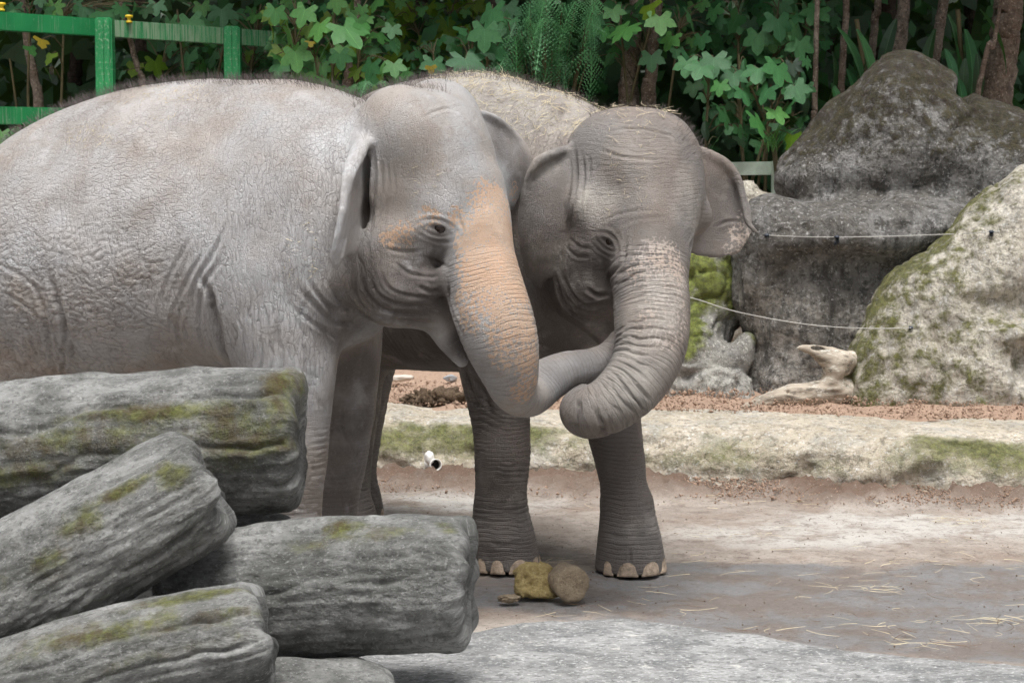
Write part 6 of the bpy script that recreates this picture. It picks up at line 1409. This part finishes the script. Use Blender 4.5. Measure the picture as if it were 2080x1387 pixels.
# strap-leaved plants on the right
SB = [blade_mesh('leaf', 'dark', 1, .24, .5), blade_mesh('leaf', 'shade', 1, .20, .7), blade_mesh('leaf', 'blue', 1, .26, .4)]
def strap(foot, rows, label, seed, name='strap_leaved_plant', group='strap-leaved plants in the wood', meshes=SB, cat='plant'):
    rs = np.random.RandomState(seed); z = soil_z(*foot); root = empty(name, (foot[0], foot[1], z)); tag(root, label, cat, group); bpy.context.view_layer.update(); inv = root.matrix_world.inverted()
    for px, py, Y, sz, az, tilt, k in rows:
        p = at(px, py, Y); put_leaf(root, meshes[k], p, sz * mpp(Y), R(az), R(tilt), rs.normal(0, .25), inv)
    V = [(foot[0], foot[1], z - .05)] + [at(np.mean([r[0] for r in rows]), min(r[1] for r in rows), np.mean([r[2] for r in rows]) + .05)]; o = obj('stem', tube_mesh('stem', catmull([V[0], (np.array(V[0]) + V[1]) / 2 + (.05, 0, 0), V[1]], 12), .02, 7), M_STEM, root); o.matrix_parent_inverse = inv
strap(at(1790, 330, 18)[:2], [(1700, 55, 17.6, 150, 60, 50, 0), (1740, 60, 17.5, 160, 55, 60, 0), (1690, 105, 17.6, 140, 60, 75, 1), (1800, 110, 17.7, 150, -75, 55, 0), (1760, 130, 17.6, 140, -70, 60, 1), (1720, 140, 17.6, 120, 50, 60, 2), (1690, 170, 17.6, 110, 40, 60, 0), (1820, 40, 17.8, 140, -50, 60, 1)], 'dark strap-leaved plant with broad drooping blades behind the boulder peak', 31)
strap(at(1960, 330, 18)[:2], [(1920, 100, 17.5, 90, 30, 55, 2), (1925, 30, 17.8, 160, 40, 60, 0), (1960, 60, 17.7, 170, 30, 65, 0), (1900, 60, 17.7, 150, -50, 60, 1), (1940, 140, 17.5, 120, 30, 60, 0), (1960, 120, 17.5, 110, -20, 70, 1), (1990, 20, 17.8, 160, 60, 50, 0), (1930, 170, 17.5, 100, 40, 60, 0), (1985, 110, 17.5, 130, 15, 75, 1)], 'dark strap-leaved plant beside the thick leaning trunk', 32)
GB = [blade_mesh('leaf', 'mid', 1, .035, .9, 9), blade_mesh('leaf', 'blue', 1, .03, 1.1, 9), blade_mesh('leaf', 'mid', 1, .03, .7, 9)]
rs = np.random.RandomState(5)
strap(at(1575, 345, 16.9)[:2], [(1565 + rs.uniform(-12, 25), 300 + rs.uniform(-8, 12), 16.9 + rs.uniform(-.1, .1), rs.uniform(50, 95), rs.uniform(0, 360), rs.uniform(-75, -30), rs.randint(3)) for _ in range(34)], 'tuft of arching grass blades above the pale green rail', 33, 'grass_tuft', None, GB, 'grass')
# seedling on the kerb and a scrap of leaf
c = ground_at(1370, 980); z = .03; root = empty('seedling', (c[0], c[1], z)); tag(root, 'tiny green seedling sprouting at the kerb foot beside the elephant leg', 'seedling'); bpy.context.view_layer.update(); inv = root.matrix_world.inverted()
for k in range(11):
    a = rs.uniform(0, 360); put_leaf(root, LM['fern'][2], (c[0] + rs.normal(0, .022), c[1] + rs.normal(0, .02), z + rs.uniform(.02, .075)), rs.uniform(.022, .038), R(a), R(rs.uniform(0, 60)), 0, inv)
o = obj('stem', tube_mesh('stem', [(c[0], c[1], 0), (c[0] + .005, c[1], .04), (c[0], c[1], .08)], .003, 5), M_STEM, root); o.matrix_parent_inverse = inv
g = ground_at(742, 968); o = bpy.data.objects.new('fallen_leaf', LM['fern'][0]); COL.objects.link(o); o.location = (g[0], g[1], .06); o.rotation_euler = (R(35), R(10), R(-60)); o.scale = (.065,) * 3; tag(o, 'crumpled green fallen leaf at the kerb foot behind the pale elephant leg', 'leaf')

# ------------------------------------------------------------------ trees: trunks in view, crowns above
def tree(name, pts, widths, Y, label, mat, seed, crown=True, cz=6.2, cr=2.1, n=900, group='trees of the wood behind the yard'):
    """pts: photo points down the trunk (top first); the trunk goes on up to a crown above the picture"""
    rs = np.random.RandomState(seed); P = [at(px, py, Y) for px, py in pts]; b = P[-1]; z = soil_z(b[0], b[1]); low = np.array((b[0] + (P[-1][0] - P[-2][0]) * .3, b[1], z - .1)); d = (P[0] - P[1]); d = d / np.linalg.norm(d)
    top = P[0] + np.array((d[0] * 1.0, rs.normal(0, .2), cz - P[0][2])) ; W = [w * mpp(Y) / 2 for w in widths]
    A = [np.append(top, W[0] * .55)] + [np.append(p, w) for p, w in zip(P, W)] + [np.append(low, W[-1] * 1.25)]
    C = catmull(A, 44); root = empty(name, (float(low[0]), float(low[1]), float(z))); tag(root, label, 'tree', group); bpy.context.view_layer.update(); inv = root.matrix_world.inverted()
    me = tube_mesh('trunk', C[:, :3] + .25 * C[:, 3:4] * rs.normal(0, .25, (len(C), 3)), C[:, 3], 14); attr(me, 'moss', np.full(len(me.vertices), .02)); o = obj('trunk', me, mat, root); o.matrix_parent_inverse = inv
    if crown:
        v, f = [], []
        lm = [np.array([q.co[:] for q in LM['dark'][0].vertices])[[0, 3, 9, 15, 21, 27]] if False else None]
        for _ in range(n):
            u = rs.normal(0, 1, 3); u /= np.linalg.norm(u); p = top + u * np.array((cr, cr, cr * .42)) * rs.uniform(.25, 1) ** .5
            a = rs.uniform(0, 6.28); s_ = rs.uniform(.16, .30); e1 = np.array((math.cos(a), math.sin(a), rs.normal(0, .3))) * s_; e2 = np.array((-math.sin(a), math.cos(a), rs.normal(0, .3))) * s_ * .7; k0 = len(v); v += [p - e1, p - e2 * .9 + e1 * .1, p + e1, p + e2 * .9 + e1 * .1]; f.append((k0, k0 + 1, k0 + 2, k0 + 3))
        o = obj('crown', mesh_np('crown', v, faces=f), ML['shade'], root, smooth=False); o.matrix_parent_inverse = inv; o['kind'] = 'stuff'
        V, Q, k0 = [], [], 0
        for k in range(5):
            e = top + rs.normal(0, 1, 3) * np.array((cr * .6, cr * .6, .4)); m = tube_mesh('t', catmull([C[2 + k, :3], (C[2 + k, :3] + e) / 2 + (0, 0, .15), e], 8), np.linspace(W[0] * .35, .012, 8), 6); nn = len(m.vertices); vv = np.zeros(nn * 3, np.float32); m.vertices.foreach_get('co', vv); q = np.zeros(len(m.loops), np.int32); m.loops.foreach_get('vertex_index', q); V.append(vv.reshape(-1, 3)); Q.append(q.reshape(-1, 4) + k0); k0 += nn; bpy.data.meshes.remove(m)
        me = mesh_np('limb', np.vstack(V), quads=np.vstack(Q)); attr(me, 'moss', np.zeros(len(me.vertices))); o = obj('limb', me, mat, root); o.matrix_parent_inverse = inv
    return root
tree('slim_tree', [(728, -60), (722, 60), (712, 140), (706, 200)], [15, 18, 20, 24], 17.9, 'slim pale-barked tree rising over the dip in the pale elephant neck', M_BARK, 1)
tree('slim_tree', [(1292, -40), (1288, 80), (1280, 150), (1276, 220)], [26, 30, 34, 44], 18.3, 'thicker of the paired brown trunks above the brown elephant head', M_BARK, 2)
tree('slim_tree', [(1335, -40), (1328, 60), (1322, 150), (1316, 220)], [22, 24, 26, 32], 18.1, 'straight ringed trunk, the slimmer of the pair above the brown elephant head', M_BARK, 3)
tree('dark_tree', [(1228, -60), (1224, 40), (1205, 130), (1190, 200)], [48, 46, 40, 40], 20.5, 'dark trunk set back between the fern and the paired trunks', M_DARKBARK, 4)
tree('dark_tree', [(1005, -60), (1002, 60), (998, 140), (995, 200)], [20, 20, 20, 22], 18.9, 'thin reddish dark trunk beside the bright fern', M_DARKBARK, 5, crown=False)
tree('dark_tree', [(300, -60), (300, 40), (296, 140), (292, 220)], [52, 48, 46, 46], 21.0, 'dark trunk far back behind the gap in the green fence', M_DARKBARK, 6)
tree('slim_tree', [(45, -60), (55, 80), (70, 160), (80, 240)], [12, 16, 18, 22], 18.4, 'thin leaning stem behind the first panel of the green fence', M_BARK, 7)
tree('slim_tree', [(240, -50), (262, 70), (280, 140), (290, 200)], [10, 11, 13, 14], 18.6, 'thin curved stem beside the second green fence post', M_BARK, 8, crown=False)
tree('slim_tree', [(1660, -40), (1657, 120), (1655, 220), (1652, 260)], [10, 11, 12, 13], 17.6, 'very thin pole-like stem rising at the slope of the tall boulder', M_BARK, 9, crown=False)
tree('slim_tree', [(1720, -40), (1714, 80), (1710, 160), (1706, 240)], [13, 14, 15, 16], 18.4, 'thin stem rising behind the rising slope of the tall boulder', M_BARK, 10)
tree('slim_tree', [(1785, -40), (1778, 30), (1772, 100), (1768, 180)], [14, 16, 16, 18], 19.0, 'thin straight stem just before the boulder peak', M_BARK, 11, crown=False)
tree('reddish_tree', [(1838, -40), (1832, 40), (1826, 110), (1822, 180)], [24, 28, 30, 32], 18.6, 'reddish-brown trunk directly above the boulder peak', M_BARK, 12)
tree('reddish_tree', [(1918, -40), (1910, 40), (1900, 110), (1890, 180)], [20, 22, 24, 26], 18.4, 'reddish-brown trunk leaning over the back slope of the boulder peak', M_BARK, 13)
tree('dark_tree', [(1800, -40), (1800, 60), (1798, 200)], [40, 40, 42], 21, 'broad dark trunk far back above the boulder peak', M_DARKBARK, 14)
tree('thick_tree', [(2052, -60), (2044, 40), (2036, 120), (2020, 240)], [58, 60, 62, 74], 17.9, 'thick grey-brown trunk beside the notch in the tall boulder', M_BARK, 15, cr=2.6, n=1300)
tree('slim_tree', [(2030, 20), (2008, 90), (1995, 150), (1985, 220)], [8, 10, 11, 12], 17.4, 'thin slanting stem leaning on the thick trunk', M_BARK, 16, crown=False)
for k, (px, py, Y, cz, lb) in enumerate(((150, 60, 22.5, 6.4, 'deep in the wood behind the green fence'), (560, 60, 22.0, 6.2, 'deep in the wood behind the large lobed leaves'), (860, 60, 22.5, 6.0, 'deep in the wood behind the yellow-green shrub'), (1110, 60, 22.5, 6.3, 'deep in the wood behind the fern'), (1450, 60, 22.0, 6.2, 'deep in the wood behind the star-shaped leaves'), (1680, 60, 22.8, 6.0, 'deep in the wood behind the pole-like stems'), (1970, 60, 22.5, 6.4, 'deep in the wood behind the thick trunk'))):
    tree('shaded_tree', [(px, -60), (px + 4, 80), (px + 2, 220)], [26 + 5 * (k % 3), 28, 32], Y, 'shaded dark tree ' + lb, M_DARKBARK, 30 + k, cz=cz, cr=2.4, n=1100)
# undergrowth that reads as one dark mass
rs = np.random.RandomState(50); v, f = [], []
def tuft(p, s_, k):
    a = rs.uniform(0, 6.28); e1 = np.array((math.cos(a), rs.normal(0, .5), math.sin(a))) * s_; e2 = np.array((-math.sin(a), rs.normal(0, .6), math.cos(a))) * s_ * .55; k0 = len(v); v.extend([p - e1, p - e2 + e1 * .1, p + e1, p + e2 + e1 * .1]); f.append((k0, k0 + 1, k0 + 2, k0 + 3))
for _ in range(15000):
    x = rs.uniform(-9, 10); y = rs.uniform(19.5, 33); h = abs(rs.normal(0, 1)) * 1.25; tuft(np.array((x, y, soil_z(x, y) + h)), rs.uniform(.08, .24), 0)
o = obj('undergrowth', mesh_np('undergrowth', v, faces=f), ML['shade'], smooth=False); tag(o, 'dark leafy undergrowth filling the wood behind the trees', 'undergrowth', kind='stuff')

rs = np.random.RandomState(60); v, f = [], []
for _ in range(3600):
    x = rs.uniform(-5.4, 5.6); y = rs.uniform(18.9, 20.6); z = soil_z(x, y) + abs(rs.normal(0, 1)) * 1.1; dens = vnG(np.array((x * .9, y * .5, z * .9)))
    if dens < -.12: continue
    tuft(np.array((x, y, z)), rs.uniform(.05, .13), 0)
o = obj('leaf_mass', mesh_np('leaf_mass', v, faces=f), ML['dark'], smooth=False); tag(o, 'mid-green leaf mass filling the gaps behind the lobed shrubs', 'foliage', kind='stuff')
